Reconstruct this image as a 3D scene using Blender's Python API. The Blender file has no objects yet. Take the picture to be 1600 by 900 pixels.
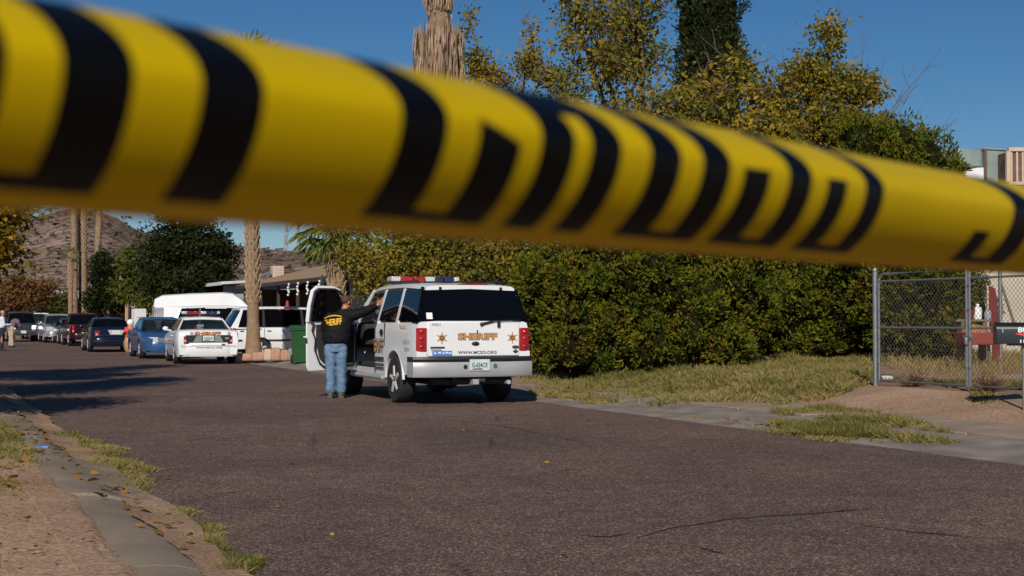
import bpy, math, random
import numpy as np
from mathutils import Vector, Matrix, noise

random.seed(7); RNG = np.random.default_rng(11)
SC = bpy.context.scene
COL = SC.collection
R = math.radians

# ------------------------------------------------------------------ camera, sky, sun, exposure
CAMH, PITCH, FPX = 1.36, math.atan(50 / 2140), 2140.0
cam_d = bpy.data.cameras.new('camera'); cam = bpy.data.objects.new('camera', cam_d); COL.objects.link(cam)
cam.location = (0, 0, CAMH); cam.rotation_euler = (math.pi / 2 + PITCH, 0, 0)
cam_d.sensor_width = 36; cam_d.lens = FPX / 1600 * 36; cam_d.clip_start = 0.02; cam_d.clip_end = 6000
cam_d.dof.use_dof = True; cam_d.dof.focus_distance = 24.0; cam_d.dof.aperture_fstop = 9.0
SC.camera = cam

SUN_EL, SUN_AZ = R(32), Vector((0.10, 1.0, 0)).normalized()      # SUN_AZ: the way the light travels over the ground
w = bpy.data.worlds.new('World'); SC.world = w; w.use_nodes = True
nt = w.node_tree; nt.nodes.clear()
sky = nt.nodes.new('ShaderNodeTexSky'); sky.sky_type = 'NISHITA'; sky.sun_disc = False
sky.sun_elevation = SUN_EL; sky.sun_rotation = math.atan2(-SUN_AZ.x, -SUN_AZ.y)
sky.altitude = 350; sky.air_density = 1.0; sky.dust_density = 0.0; sky.ozone_density = 6.0
bg = nt.nodes.new('ShaderNodeBackground'); bg.inputs[1].default_value = 0.055
out = nt.nodes.new('ShaderNodeOutputWorld')
hs = nt.nodes.new('ShaderNodeHueSaturation'); hs.inputs['Saturation'].default_value = 1.18; nt.links.new(sky.outputs[0], hs.inputs['Color']); nt.links.new(hs.outputs[0], bg.inputs[0]); nt.links.new(bg.outputs[0], out.inputs[0])
sl = bpy.data.lights.new('sun', 'SUN'); sl.energy = 4.3; sl.angle = R(0.5); sl.color = (1.0, 0.93, 0.82)
so = bpy.data.objects.new('sun', sl); COL.objects.link(so); so.location = (-5, -20, 30)
ld = Vector((SUN_AZ.x * math.cos(SUN_EL), SUN_AZ.y * math.cos(SUN_EL), -math.sin(SUN_EL)))
so.rotation_euler = ld.to_track_quat('-Z', 'Y').to_euler()
SC.view_settings.view_transform = 'Standard'; SC.view_settings.look = 'None'
SC.view_settings.exposure = 0.0; SC.view_settings.gamma = 1.0
SC.cycles.max_bounces = 6; SC.cycles.transparent_max_bounces = 12

# ------------------------------------------------------------------ helpers
TH = math.atan(930 / 2140)                     # the street runs this far to the left of the view
SN, CS = math.sin(TH), math.cos(TH)
def st(s, t, z=0.0):                           # along the street / to the right of the camera's own line
    return Vector((-s * SN + t * CS, s * CS + t * SN, z))
def ts(x, y): return (-x * SN + y * CS, x * CS + y * SN)
def smooth(a, b, x):
    k = min(1, max(0, (x - a) / (b - a))); return k * k * (3 - 2 * k)
def gz_st(s, t):                               # height of the ground
    if t > 9.47:
        if t < 10.7: return -0.03
        return 0.06 + 0.27 * smooth(11.6, 14.5, t) + 0.15 * smooth(14.5, 22, t)
    if t < 1.5: return (-0.03 if t > 0.97 else 0.108 - 0.03 * smooth(0.9, -.4, t))
    return -0.04
def gz(x, y):
    s, t = ts(x, y); return max(0.0, gz_st(s, t))
def at(px, Y, z=None):                         # a ground point: sideways place by picture column, at depth Y
    x = (px - 800) / FPX * Y
    return Vector((x, Y, gz(x, Y) if z is None else z))
def gp(px, py):                                # where a picture point meets the ground
    Y = 20.0
    for _ in range(12):
        x = (px - 800) / FPX * Y; Y = FPX * (CAMH - gz(x, Y)) / max(1, py - 500)
    return Vector(((px - 800) / FPX * Y, Y, 0))
def proj(p):
    cp, sp = math.cos(PITCH), math.sin(PITCH)
    x, y, z = p[0], p[1], p[2] - CAMH
    d = y * cp + z * sp; v = -y * sp + z * cp
    return 800 + FPX * x / d, 450 - FPX * v / d

def tag(o, label=None, cat=None, group=None, kind=None):
    if label: o['label'] = label
    if cat: o['category'] = cat
    if group: o['group'] = group
    if kind: o['kind'] = kind
    return o
def thing(name, label, cat, loc=(0, 0, 0), rz=0.0, group=None):
    o = bpy.data.objects.new(name, None); COL.objects.link(o); o.empty_display_size = 0.2
    o.location = loc; o.rotation_euler = (0, 0, rz)
    return tag(o, label, cat, group)
def copy_tree(o, parent=None):
    c = o.copy(); COL.objects.link(c); c.parent = parent
    for ch in list(o.children): copy_tree(ch, c)
    return c

class MB:
    def __init__(s): s.v, s.f, s.m = [], [], []
    def add(s, vs, fs, mi=0):
        n = len(s.v); s.v += [tuple(p) for p in vs]
        for f in fs: s.f.append(tuple(i + n for i in f)); s.m.append(mi)
        return s
    def box(s, c, d, mi=0, rz=0.0, M=None, taper=1.0):
        cx, cy, cz = c; x, y, z = d[0] / 2, d[1] / 2, d[2] / 2
        vs = [(-x, -y, -z), (x, -y, -z), (x, y, -z), (-x, y, -z),
              (-x * taper, -y * taper, z), (x * taper, -y * taper, z), (x * taper, y * taper, z), (-x * taper, y * taper, z)]
        if M is None:
            ca, sa = math.cos(rz), math.sin(rz)
            vs = [(cx + a * ca - b * sa, cy + a * sa + b * ca, cz + h) for a, b, h in vs]
        else: vs = [Vector(c) + M @ Vector(p) for p in vs]
        return s.add(vs, [(3, 2, 1, 0), (4, 5, 6, 7), (0, 1, 5, 4), (1, 2, 6, 5), (2, 3, 7, 6), (3, 0, 4, 7)], mi)
    def loft(s, rings, mi=0, caps=True, closed=True):
        n = len(rings[0]); vs = [p for r in rings for p in r]; fs = []
        for i in range(len(rings) - 1):
            for j in range(n if closed else n - 1):
                k = (j + 1) % n
                fs.append((i * n + j, i * n + k, (i + 1) * n + k, (i + 1) * n + j))
        if caps: fs += [tuple(range(n - 1, -1, -1)), tuple((len(rings) - 1) * n + j for j in range(n))]
        return s.add(vs, fs, mi)
    def tube(s, pts, r, n=8, mi=0, caps=True):
        pts = [Vector(p) for p in pts]; rs = r if isinstance(r, (list, tuple)) else [r] * len(pts)
        rings = []; up = None
        for i, p in enumerate(pts):
            d = (pts[min(i + 1, len(pts) - 1)] - pts[max(i - 1, 0)]).normalized()
            if up is None: up = Vector((0, 0, 1)) if abs(d.z) < 0.9 else Vector((1, 0, 0))
            a = d.cross(up)
            if a.length < 1e-4: a = d.cross(Vector((1, 0.3, 0)))
            a.normalize(); b = d.cross(a).normalized(); up = -b if False else up
            rings.append([p + (a * math.cos(2 * math.pi * j / n) + b * math.sin(2 * math.pi * j / n)) * rs[i] for j in range(n)])
        return s.loft(rings, mi, caps)
    def lathe(s, prof, c=(0, 0, 0), n=16, mi=0, axis='z', caps=True):
        rings = []
        for r, h in prof:
            ring = []
            for j in range(n):
                a = 2 * math.pi * j / n; x, y = r * math.cos(a), r * math.sin(a)
                p = (x, y, h) if axis == 'z' else ((h, x, y) if axis == 'x' else (x, h, y))
                ring.append((c[0] + p[0], c[1] + p[1], c[2] + p[2]))
            rings.append(ring)
        return s.loft(rings, mi, caps)
    def quad(s, a, b, c, d, mi=0): return s.add([a, b, c, d], [(0, 1, 2, 3)], mi)
    def slab(s, quad, th, mi=0):                # four corners given thickness along their normal
        q = [Vector(p) for p in quad]; n = (q[1] - q[0]).cross(q[3] - q[0]).normalized() * th
        return s.add(q + [p - n for p in q], [(0, 1, 2, 3), (7, 6, 5, 4), (1, 0, 4, 5), (2, 1, 5, 6), (3, 2, 6, 7), (0, 3, 7, 4)], mi)
    def prism(s, poly, o, ux, uy, th, mi=0):    # a flat outline at o (axes ux, uy) given thickness
        o, ux, uy = Vector(o), Vector(ux), Vector(uy); n = ux.cross(uy).normalized() * th; k = len(poly)
        a = [o + ux * p[0] + uy * p[1] + n for p in poly]; b = [p - n for p in a]
        return s.add(a + b, [tuple(range(k)), tuple(range(2 * k - 1, k - 1, -1))] + [((i + 1) % k, i, k + i, k + (i + 1) % k) for i in range(k)], mi)
    def sphere(s, c, r, n=12, mi=0, sc=(1, 1, 1)):
        rings = []
        for i in range(n // 2 + 1):
            a = -math.pi / 2 + math.pi * i / (n // 2); a = max(-1.53, min(1.53, a))
            rings.append([(c[0] + r * sc[0] * math.cos(a) * math.cos(2 * math.pi * j / n), c[1] + r * sc[1] * math.cos(a) * math.sin(2 * math.pi * j / n), c[2] + r * sc[2] * math.sin(a)) for j in range(n)])
        return s.loft(rings, mi)
    def mesh(s, name, mats, sm=True, ang=35):
        me = bpy.data.meshes.new(name); me.from_pydata(s.v, [], s.f)
        for m in mats: me.materials.append(m)
        if len(mats) > 1: me.polygons.foreach_set('material_index', s.m)
        if sm:
            me.polygons.foreach_set('use_smooth', [True] * len(me.polygons)); me.set_sharp_from_angle(angle=R(ang))
        me.update(); return me
    def build(s, name, mats, parent=None, sm=True, ang=35, bevel=0, loc=None, seg=2):
        mats = mats if isinstance(mats, (list, tuple)) else [mats]
        return link(name, s.mesh(name, mats, sm, ang), parent, bevel, loc, seg)
def link(name, me, parent=None, bevel=0, loc=None, seg=2):
    o = bpy.data.objects.new(name, me); COL.objects.link(o); o.parent = parent
    if loc is not None: o.location = loc
    if bevel:
        b = o.modifiers.new('bevel', 'BEVEL'); b.width = bevel; b.segments = seg; b.limit_method = 'ANGLE'; b.angle_limit = R(35)
    return o

def np_mesh(name, V, F, mats, mi=None):         # quads or triangles straight from arrays
    k = F.shape[1]; me = bpy.data.meshes.new(name)
    me.vertices.add(len(V)); me.vertices.foreach_set('co', V.astype(np.float32).ravel())
    me.loops.add(F.size); me.loops.foreach_set('vertex_index', F.astype(np.int32).ravel())
    me.polygons.add(len(F)); me.polygons.foreach_set('loop_start', np.arange(0, F.size, k, dtype=np.int32))
    for m in mats: me.materials.append(m)
    if mi is not None: me.polygons.foreach_set('material_index', mi.astype(np.int32))
    me.update(calc_edges=True); return me
def norm(a): return a / np.maximum(1e-6, np.linalg.norm(a, axis=1, keepdims=True))
def leaf_arrays(C, D, L, W, fold=0.0):          # one small rhombus per leaf
    n = len(C); r = norm(RNG.normal(size=(n, 3))); S = norm(np.cross(D, r))
    L = np.broadcast_to(np.asarray(L, float), (n,))[:, None]; W = np.broadcast_to(np.asarray(W, float), (n,))[:, None]
    up = np.cross(S, D)
    V = np.stack([C, C + D * L * .45 + S * W * .5 + up * W * fold, C + D * L, C + D * L * .45 - S * W * .5 + up * W * fold], 1).reshape(-1, 3)
    return V, np.arange(4 * n).reshape(-1, 4)

# ------------------------------------------------------------------ materials
def pm(name, col, rough=.6, metal=0., var=.12, scale=6., bump=0., bscale=60., coat=0., spec=.5, alpha=1., col2=None, detail=5):
    m = bpy.data.materials.new(name); m.use_nodes = True; n = m.node_tree.nodes; l = m.node_tree.links
    b = n['Principled BSDF']; b.inputs['Roughness'].default_value = rough; b.inputs['Metallic'].default_value = metal
    b.inputs['Specular IOR Level'].default_value = spec; b.inputs['Coat Weight'].default_value = coat; b.inputs['Alpha'].default_value = alpha
    tc = n.new('ShaderNodeTexCoord')
    if var or col2:
        nz = n.new('ShaderNodeTexNoise'); nz.inputs['Scale'].default_value = scale; nz.inputs['Detail'].default_value = detail
        l.new(tc.outputs['Object'], nz.inputs['Vector'])
        cr = n.new('ShaderNodeValToRGB'); cr.color_ramp.elements[0].position = .3; cr.color_ramp.elements[1].position = .7
        c2 = col2 or tuple(min(1, c * (1 + var)) for c in col); c1 = col if col2 else tuple(c * (1 - var) for c in col)
        cr.color_ramp.elements[0].color = (*c1, 1); cr.color_ramp.elements[1].color = (*c2, 1)
        l.new(nz.outputs[0], cr.inputs[0]); l.new(cr.outputs[0], b.inputs['Base Color'])
    else: b.inputs['Base Color'].default_value = (*col, 1)
    if bump:
        n2 = n.new('ShaderNodeTexNoise'); n2.inputs['Scale'].default_value = bscale; n2.inputs['Detail'].default_value = 6
        bp = n.new('ShaderNodeBump'); bp.inputs['Strength'].default_value = bump; bp.inputs['Distance'].default_value = .02
        l.new(tc.outputs['Object'], n2.inputs['Vector']); l.new(n2.outputs[0], bp.inputs['Height']); l.new(bp.outputs[0], b.inputs['Normal'])
    return m
def leafmat(name, cols, rough=.55, trans=.25, patch=None, pscale=.6):  # each leaf island its own colour out of the ramp
    m = bpy.data.materials.new(name); m.use_nodes = True; n = m.node_tree.nodes; l = m.node_tree.links
    b = n['Principled BSDF']; b.inputs['Roughness'].default_value = rough; b.inputs['Specular IOR Level'].default_value = .14
    g = n.new('ShaderNodeNewGeometry'); cr = n.new('ShaderNodeValToRGB'); e = cr.color_ramp.elements
    while len(e) < len(cols): e.new(.5)
    for i, c in enumerate(cols): e[i].position = i / (len(cols) - 1); e[i].color = (*c, 1)
    src = g.outputs['Random Per Island']
    tc = n.new('ShaderNodeTexCoord'); nz = n.new('ShaderNodeTexNoise'); nz.inputs['Scale'].default_value = pscale; nz.inputs['Detail'].default_value = 3
    l.new(tc.outputs['Object'], nz.inputs['Vector'])
    mp = n.new('ShaderNodeMapRange'); mp.inputs[1].default_value = .35; mp.inputs[2].default_value = .65; l.new(nz.outputs[0], mp.inputs[0])
    mx = n.new('ShaderNodeMath'); mx.operation = 'MULTIPLY_ADD'; mx.inputs[1].default_value = .55
    m2 = n.new('ShaderNodeMath'); m2.operation = 'MULTIPLY'; m2.inputs[1].default_value = .45
    l.new(mp.outputs[0], m2.inputs[0]); l.new(src, mx.inputs[0]); l.new(m2.outputs[0], mx.inputs[2])
    l.new(mx.outputs[0], cr.inputs[0]); l.new(cr.outputs[0], b.inputs['Base Color'])
    t = n.new('ShaderNodeBsdfTranslucent'); l.new(cr.outputs[0], t.inputs[0]); ms = n.new('ShaderNodeMixShader'); ms.inputs[0].default_value = trans
    o = n['Material Output']; l.new(b.outputs[0], ms.inputs[1]); l.new(t.outputs[0], ms.inputs[2]); l.new(ms.outputs[0], o.inputs[0])
    return m
def asphalt_mat():
    m = bpy.data.materials.new('asphalt'); m.use_nodes = True; n = m.node_tree.nodes; l = m.node_tree.links
    b = n['Principled BSDF']; b.inputs['Roughness'].default_value = .85; b.inputs['Specular IOR Level'].default_value = .25
    tc = n.new('ShaderNodeTexCoord'); O = tc.outputs['Object']
    def nz(sc, d, dist=0):
        x = n.new('ShaderNodeTexNoise'); x.inputs['Scale'].default_value = sc; x.inputs['Detail'].default_value = d; x.inputs['Distortion'].default_value = dist
        l.new(O, x.inputs['Vector']); return x.outputs[0]
    def ramp(src, stops):
        r = n.new('ShaderNodeValToRGB'); e = r.color_ramp.elements
        while len(e) < len(stops): e.new(.5)
        for i, (p, c) in enumerate(stops): e[i].position = p; e[i].color = (*c, 1)
        l.new(src, r.inputs[0]); return r.outputs[0]
    def mix(f, a, b_, t='MIX'):
        x = n.new('ShaderNodeMixRGB'); x.blend_type = t
        if isinstance(f, float): x.inputs[0].default_value = f
        else: l.new(f, x.inputs[0])
        l.new(a, x.inputs[1]); l.new(b_, x.inputs[2]); return x.outputs[0]
    vo = n.new('ShaderNodeTexVoronoi'); vo.inputs['Scale'].default_value = 85; l.new(O, vo.inputs['Vector'])
    sep = n.new('ShaderNodeSeparateColor'); l.new(vo.outputs['Color'], sep.inputs[0])
    grain = ramp(sep.outputs[0], [(0, (.056, .033, .027)), (.5, (.116, .074, .060)), (.85, (.188, .124, .098)), (1, (.40, .30, .235))])
    big = ramp(nz(.35, 6, .6), [(.3, (.74, .73, .75)), (.7, (1.2, 1.13, 1.09))])
    c = mix(1.0, grain, big, 'MULTIPLY')
    mid = ramp(nz(3.5, 4), [(.35, (.86, .86, .86)), (.65, (1.1, 1.1, 1.1))]); c = mix(1.0, c, mid, 'MULTIPLY')
    ve = n.new('ShaderNodeTexVoronoi'); ve.feature = 'DISTANCE_TO_EDGE'; ve.inputs['Scale'].default_value = .33
    mp = n.new('ShaderNodeMapping'); mp.inputs['Scale'].default_value = (1, .45, 1); l.new(O, mp.inputs['Vector'])
    dn = n.new('ShaderNodeTexNoise'); dn.inputs['Scale'].default_value = 1.3; dn.inputs['Detail'].default_value = 4; l.new(O, dn.inputs['Vector'])
    va = n.new('ShaderNodeMixRGB'); va.inputs[0].default_value = .12; l.new(mp.outputs[0], va.inputs[1]); l.new(dn.outputs['Color'], va.inputs[2]); l.new(va.outputs[0], ve.inputs['Vector'])
    crk = ramp(ve.outputs['Distance'], [(0, (.38, .38, .38)), (.010, (1, 1, 1))]); gate = ramp(nz(.25, 2), [(.5, (0, 0, 0)), (.62, (1, 1, 1))])
    white = n.new('ShaderNodeRGB'); white.outputs[0].default_value = (1, 1, 1, 1)
    c = mix(1.0, c, mix(gate, white.outputs[0], crk), 'MULTIPLY')
    l.new(c, b.inputs['Base Color'])
    bp = n.new('ShaderNodeBump'); bp.inputs['Strength'].default_value = .5; bp.inputs['Distance'].default_value = .008; l.new(vo.outputs['Distance'], bp.inputs['Height']); l.new(bp.outputs[0], b.inputs['Normal'])
    return m
def dirt_mat():
    m = pm('dirt', (.29, .185, .12), .95, var=.0, col2=(.43, .295, .205), scale=.9, bump=.9, bscale=22, spec=.15, detail=9)
    n = m.node_tree.nodes; l = m.node_tree.links; b = n['Principled BSDF']; src = b.inputs['Base Color'].links[0].from_socket
    tc = [x for x in n if x.type == 'TEX_COORD'][0]
    vo = n.new('ShaderNodeTexVoronoi'); vo.inputs['Scale'].default_value = 55; l.new(tc.outputs['Object'], vo.inputs['Vector'])
    sp = n.new('ShaderNodeSeparateColor'); l.new(vo.outputs['Color'], sp.inputs[0])
    r = n.new('ShaderNodeValToRGB'); e = r.color_ramp.elements; e[0].color = (.55, .5, .46, 1); e[1].color = (1.35, 1.3, 1.25, 1); e[0].position = .05
    l.new(sp.outputs[0], r.inputs[0]); mx = n.new('ShaderNodeMixRGB'); mx.blend_type = 'MULTIPLY'; mx.inputs[0].default_value = .75
    l.new(src, mx.inputs[1]); l.new(r.outputs[0], mx.inputs[2]); l.new(mx.outputs[0], b.inputs['Base Color'])
    return m

M = {}
M['crack'] = pm('crack_tar', (.05, .034, .03), .95, var=.2, spec=.1); M['asphalt'] = asphalt_mat(); M['dirt'] = dirt_mat()
M['gutter'] = pm('gutter_concrete', (.165, .135, .115), .95, var=0, col2=(.30, .25, .212), scale=2.2, bump=.7, bscale=40, spec=.2, detail=9)
M['concrete'] = pm('concrete', (.185, .142, .104), .95, var=0, col2=(.28, .22, .165), scale=1.6, bump=.35, bscale=45, spec=.2, detail=9)
M['white'] = pm('white_paint', (.74, .75, .77), .28, var=.03, scale=2, coat=.5)
M['silver'] = pm('silver_paint', (.36, .37, .38), .32, .5, var=.05, scale=2, coat=.4)
M['bumper'] = pm('grey_bumper', (.36, .365, .38), .4, .1, var=.06, scale=3, coat=.2)
M['blue'] = pm('blue_paint', (.035, .105, .26), .25, .3, var=.05, scale=2, coat=.7)
M['navy'] = pm('navy_paint', (.004, .006, .018), .2, .1, var=.05, scale=2, coat=.8)
M['maroon'] = pm('maroon_paint', (.028, .005, .009), .25, .1, var=.05, scale=2, coat=.7)
M['teal'] = pm('dark_teal_paint', (.012, .026, .034), .25, .1, var=.05, scale=2, coat=.7)
M['charcoal'] = pm('charcoal_paint', (.05, .047, .055), .3, .2, var=.05, scale=2, coat=.6)
M['black'] = pm('black_trim', (.012, .012, .013), .5, var=.1)
M['rubber'] = pm('tyre_rubber', (.016, .015, .015), .85, var=.25, scale=20, bump=.2)
M['steel'] = pm('wheel_alloy', (.52, .52, .53), .35, .25, var=.06, scale=10)
M['chrome'] = pm('chrome', (.65, .65, .66), .15, 1., var=.03)
M['glass'] = pm('tinted_glass', (.003, .003, .004), .04, var=0, alpha=.9, spec=.28)
M['clear'] = pm('clear_glass', (.012, .02, .02), .04, var=0, alpha=.62, spec=.6)
M['interior'] = pm('dark_cloth', (.028, .026, .025), .9, var=.2, scale=15)
M['redlens'] = pm('red_lens', (.34, .008, .012), .18, var=.25, scale=9, coat=.6)
M['whitelens'] = pm('clear_lens', (.55, .55, .56), .12, .1, var=.1, scale=14, coat=.8)
M['bluelens'] = pm('blue_lens', (.010, .022, .10), .18, var=.2, scale=9, coat=.6)
M['amber'] = pm('amber_lens', (.6, .2, .02), .2, var=.1)
M['gold'] = pm('gold_print', (.48, .25, .08), .5, var=.12, scale=20)
M['outline'] = pm('dark_print', (.045, .035, .035), .6, var=.1)
M['greyprint'] = pm('grey_print', (.30, .30, .32), .6, var=.1)
M['sticker'] = pm('blue_sticker', (.06, .22, .62), .5, var=.15, scale=30)
M['plate'] = pm('plate_print', (.55, .62, .64), .45, var=.08, scale=12)
M['plum'] = pm('plum_print', (.22, .08, .17), .5, var=.1)
M['greenprint'] = pm('green_print', (.03, .10, .085), .5, var=.1)
M['yellowprint'] = pm('yellow_print', (.80, .46, .02), .6, var=.05)
M['jacket'] = pm('black_nylon', (.006, .006, .007), .75, var=.3, scale=12, bump=.35, bscale=9, spec=.2)
M['denim'] = pm('denim', (.07, .135, .24), .9, var=0, col2=(.16, .25, .37), scale=7, bump=.5, bscale=16, spec=.15)
M['skin'] = pm('skin', (.42, .17, .11), .55, var=.12, scale=14)
M['shoe'] = pm('shoe_leather', (.06, .06, .045), .6, var=.2, scale=20)
M['hair'] = pm('short_hair', (.085, .032, .02), .8, var=.2, scale=60)
M['shirt'] = pm('white_shirt', (.62, .66, .74), .85, var=.06, scale=8)
M['mauve'] = pm('mauve_cloth', (.13, .09, .12), .85, var=.2, scale=8)
M['khaki'] = pm('khaki_cloth', (.42, .33, .22), .9, var=.12, scale=8)
M['darkcloth'] = pm('dark_trousers', (.022, .018, .026), .9, var=.2, scale=8)
M['green_bin'] = pm('green_plastic', (.012, .075, .022), .45, var=.12, scale=5, bump=.1, bscale=20)
M['galv'] = pm('galvanised_steel', (.28, .295, .31), .42, .65, var=.15, scale=14)
M['wire'] = pm('fence_wire', (.16, .15, .14), .6, .5, var=.2, scale=30)
M['mailbox'] = pm('black_enamel', (.010, .011, .013), .3, var=.1, coat=.4)
M['red'] = pm('red_paint', (.32, .02, .02), .6, var=.2, scale=6, bump=.1)
M['bluegrey'] = pm('dark_grey_paint', (.07, .075, .085), .6, var=.1)
M['darkred'] = pm('dark_red_paint', (.15, .014, .012), .75, var=.25, scale=5, bump=.1)
M['fadedred'] = pm('faded_red_paint', (.30, .06, .05), .8, var=.2, scale=8)
M['decalred'] = pm('red_print', (.75, .03, .02), .5, var=.05)
M['decalwhite'] = pm('white_print', (.8, .8, .8), .5, var=.03)
M['bark'] = pm('grey_bark', (.13, .10, .075), .95, var=.3, scale=9, bump=.8, bscale=25)
M['palmbark'] = pm('palm_bark', (.17, .11, .065), .95, var=0, col2=(.29, .20, .13), scale=4, bump=.9, bscale=18)
M['palmbase'] = pm('smooth_palm_bark', (.20, .125, .075), .95, var=0, col2=(.29, .19, .12), scale=5, bump=.6, bscale=30)
M['boot'] = pm('palm_boot', (.26, .17, .10), .95, var=0, col2=(.42, .30, .20), scale=9)
M['deadfrond'] = leafmat('dead_frond', [(.20, .125, .075), (.36, .25, .17), (.50, .38, .28)], .8, .1, pscale=2)
M['palmleaf'] = leafmat('palm_leaf', [(.06, .095, .012), (.14, .18, .03), (.24, .25, .06)], .5, .25)
M['leaf'] = leafmat('autumn_leaf', [(.04, .062, .009), (.10, .115, .016), (.18, .162, .024), (.29, .20, .024), (.42, .25, .025)], .5, .3, pscale=.8)
M['leafgold'] = leafmat('golden_leaf', [(.055, .075, .012), (.14, .135, .018), (.29, .205, .02), (.48, .28, .022)], .5, .3, pscale=1.0)
M['mulberry'] = leafmat('mulberry_leaf', [(.05, .065, .01), (.13, .11, .012), (.28, .17, .012), (.45, .23, .012)], .5, .3, pscale=1.0)
M['hedge'] = leafmat('juniper_leaf', [(.022, .048, .005), (.05, .078, .005), (.095, .105, .006), (.16, .14, .010), (.20, .085, .025)], .8, .15, pscale=1.5)
M['hedgecore'] = pm('hedge_gap_shade', (.012, .012, .005), 1.0, var=.4, scale=8, spec=0.)  # shade between the tufts put into a near-black core colour
M['darkleaf'] = leafmat('dark_leaf', [(.008, .014, .004), (.018, .027, .006), (.04, .045, .010)], .5, .2)
M['olive'] = leafmat('olive_leaf', [(.045, .06, .012), (.085, .10, .018), (.15, .145, .025)], .5, .25)
M['rust'] = leafmat('rust_leaf', [(.08, .045, .02), (.16, .08, .03), (.24, .12, .045)], .6, .25)
M['cypress'] = leafmat('cypress_leaf', [(.010, .02, .007), (.022, .036, .010), (.045, .055, .015)], .6, .15)
M['grass'] = leafmat('grass_blade', [(.075, .085, .015), (.15, .145, .035), (.28, .225, .085), (.42, .33, .15)], .7, .25, pscale=.9)
M['straw'] = leafmat('straw_blade', [(.16, .14, .04), (.30, .23, .08), (.42, .32, .14)], .8, .25, pscale=1.2)
M['drytwig'] = leafmat('dry_twig', [(.16, .08, .04), (.26, .14, .08), (.33, .2, .12)], .9, .1)
M['litter'] = leafmat('fallen_leaf', [(.13, .06, .02), (.32, .17, .04), (.50, .30, .07)], .7, .2)
M['roofbrown'] = pm('brown_shingle', (.30, .20, .115), .95, var=.15, scale=3, bump=.4, bscale=20)
M['wallbrown'] = pm('brown_wall', (.055, .034, .024), .9, var=.2, scale=3)
M['wallgrey'] = pm('grey_wall', (.30, .30, .31), .9, var=.1, scale=2, bump=.1)
M['wallbeige'] = pm('beige_wall', (.46, .41, .33), .92, var=.1, scale=1.3, bump=.15, bscale=30)
M['roofwhite'] = pm('white_roof_coating', (.58, .58, .62), .8, var=.15, scale=3, bump=.4, bscale=8)
M['trimwhite'] = pm('white_trim', (.68, .68, .68), .7, var=.08)
M['wood'] = pm('weathered_wood', (.17, .13, .09), .9, var=.25, scale=6, bump=.3)
M['coolergreen'] = pm('greygreen_metal', (.24, .30, .28), .6, .1, var=.14, scale=3)
M['tarp'] = pm('white_tarp', (.74, .74, .78), .7, var=.08, scale=3, bump=.6, bscale=5)
M['louver'] = pm('tan_louver', (.48, .36, .26), .7, var=.1)
M['rust_metal'] = pm('brown_louver', (.13, .075, .055), .8, var=.2)
M['stone'] = pm('pink_sandstone', (.40, .23, .165), .95, var=.22, scale=5, bump=.6, bscale=14)
M['palestone'] = pm('pale_stone', (.52, .37, .29), .95, var=.15, scale=5, bump=.5, bscale=14)
M['greystone'] = pm('grey_block', (.24, .225, .2), .95, var=.15, scale=6, bump=.4, bscale=25)
M['tan'] = pm('tan_wood', (.38, .22, .11), .8, var=.12)
M['hill'] = None

# ------------------------------------------------------------------ the setting: ground, street, kerbs, hills
def strip(name, mat, t0f, t1f, s0, s1, ds, zf, nt_=6, kind='structure'):
    mb = MB(); n = int((s1 - s0) / ds) + 1; vs = []; fs = []
    for i in range(n):
        s = s0 + i * ds
        for j in range(nt_ + 1):
            t = t0f(s) + (t1f(s) - t0f(s)) * j / nt_; vs.append(st(s, t, zf(s, t)))
    for i in range(n - 1):
        for j in range(nt_):
            a = i * (nt_ + 1) + j; fs.append((a, a + 1, a + nt_ + 2, a + nt_ + 1))
    mb.add(vs, fs); o = mb.build(name, mat); tag(o, kind=kind); return o
def wob(s, a, f=1.0, o=0): return a * noise.noise(Vector((s * f, o, 3.3)))

# ground sheet, wide enough to reach the horizon
tsx = [-2500, -900, -300, -120, -60, -30, -15, -8, -5] + list(np.arange(-4, .9, .25)) + [.9, .965, .98, 1.5, 1.6] + [3, 5, 7, 9.47, 9.6, 10.69, 10.72] + list(np.arange(11, 23, .3)) + [26, 32, 50, 90, 200, 600, 2500]
ssx = [-2500, -800, -200, -60, -20, -8] + list(np.arange(0, 40, .35)) + list(np.arange(40, 140, 3)) + [160, 220, 330, 500, 800, 1500, 3500]
vs, fs = [], []
for s in ssx:
    for t in tsx:
        z = gz_st(s, t)
        if 0 < s < 40 and (t > 11.8 or t < .8) and abs(t) < 30:
            p = st(s, t); z += .035 * noise.noise(Vector((p.x * .8, p.y * .8, 0))) + .016 * noise.noise(Vector((p.x * 3, p.y * 3, 5)))
        vs.append(st(s, t, z))
k = len(tsx)
for i in range(len(ssx) - 1):
    for j in range(k - 1): fs.append((i * k + j, i * k + j + 1, (i + 1) * k + j + 1, (i + 1) * k + j))
g = MB().add(vs, fs).build('ground', M['dirt'], ang=60); tag(g, kind='structure')
strip('road', M['asphalt'], lambda s: 1.5, lambda s: 9.5 + wob(s, .10, .5, 5) + wob(s, .05, 3, 7), -40, 420, .25 if False else .5, lambda s, t: 0.0, 4)
strip('gutter', M['gutter'], lambda s: 9.2, lambda s: 10.72 + wob(s, .04, 1.1, 9), -20, 260, .5,
      lambda s, t: -.006 + .03 * smooth(9.25, 10.2, t) + .06 * smooth(10.2, 10.7, t), 8)
strip('road_edge_dirt', M['dirt'], lambda s: 1.33 + wob(s, .10, 1.3, 21) + wob(s, .05, 4, 23), lambda s: 1.66 + wob(s, .10, .6, 4) + wob(s, .025, 2.2, 6), -10, 120, .1,
      lambda s, t: (.012 + float(np.interp(t, [1.1, 1.25, 1.38, 1.5, 1.62, 1.9, 2.2], [.105, .09, .055, .032, .026, .0, -.01]))), 8)
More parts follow.
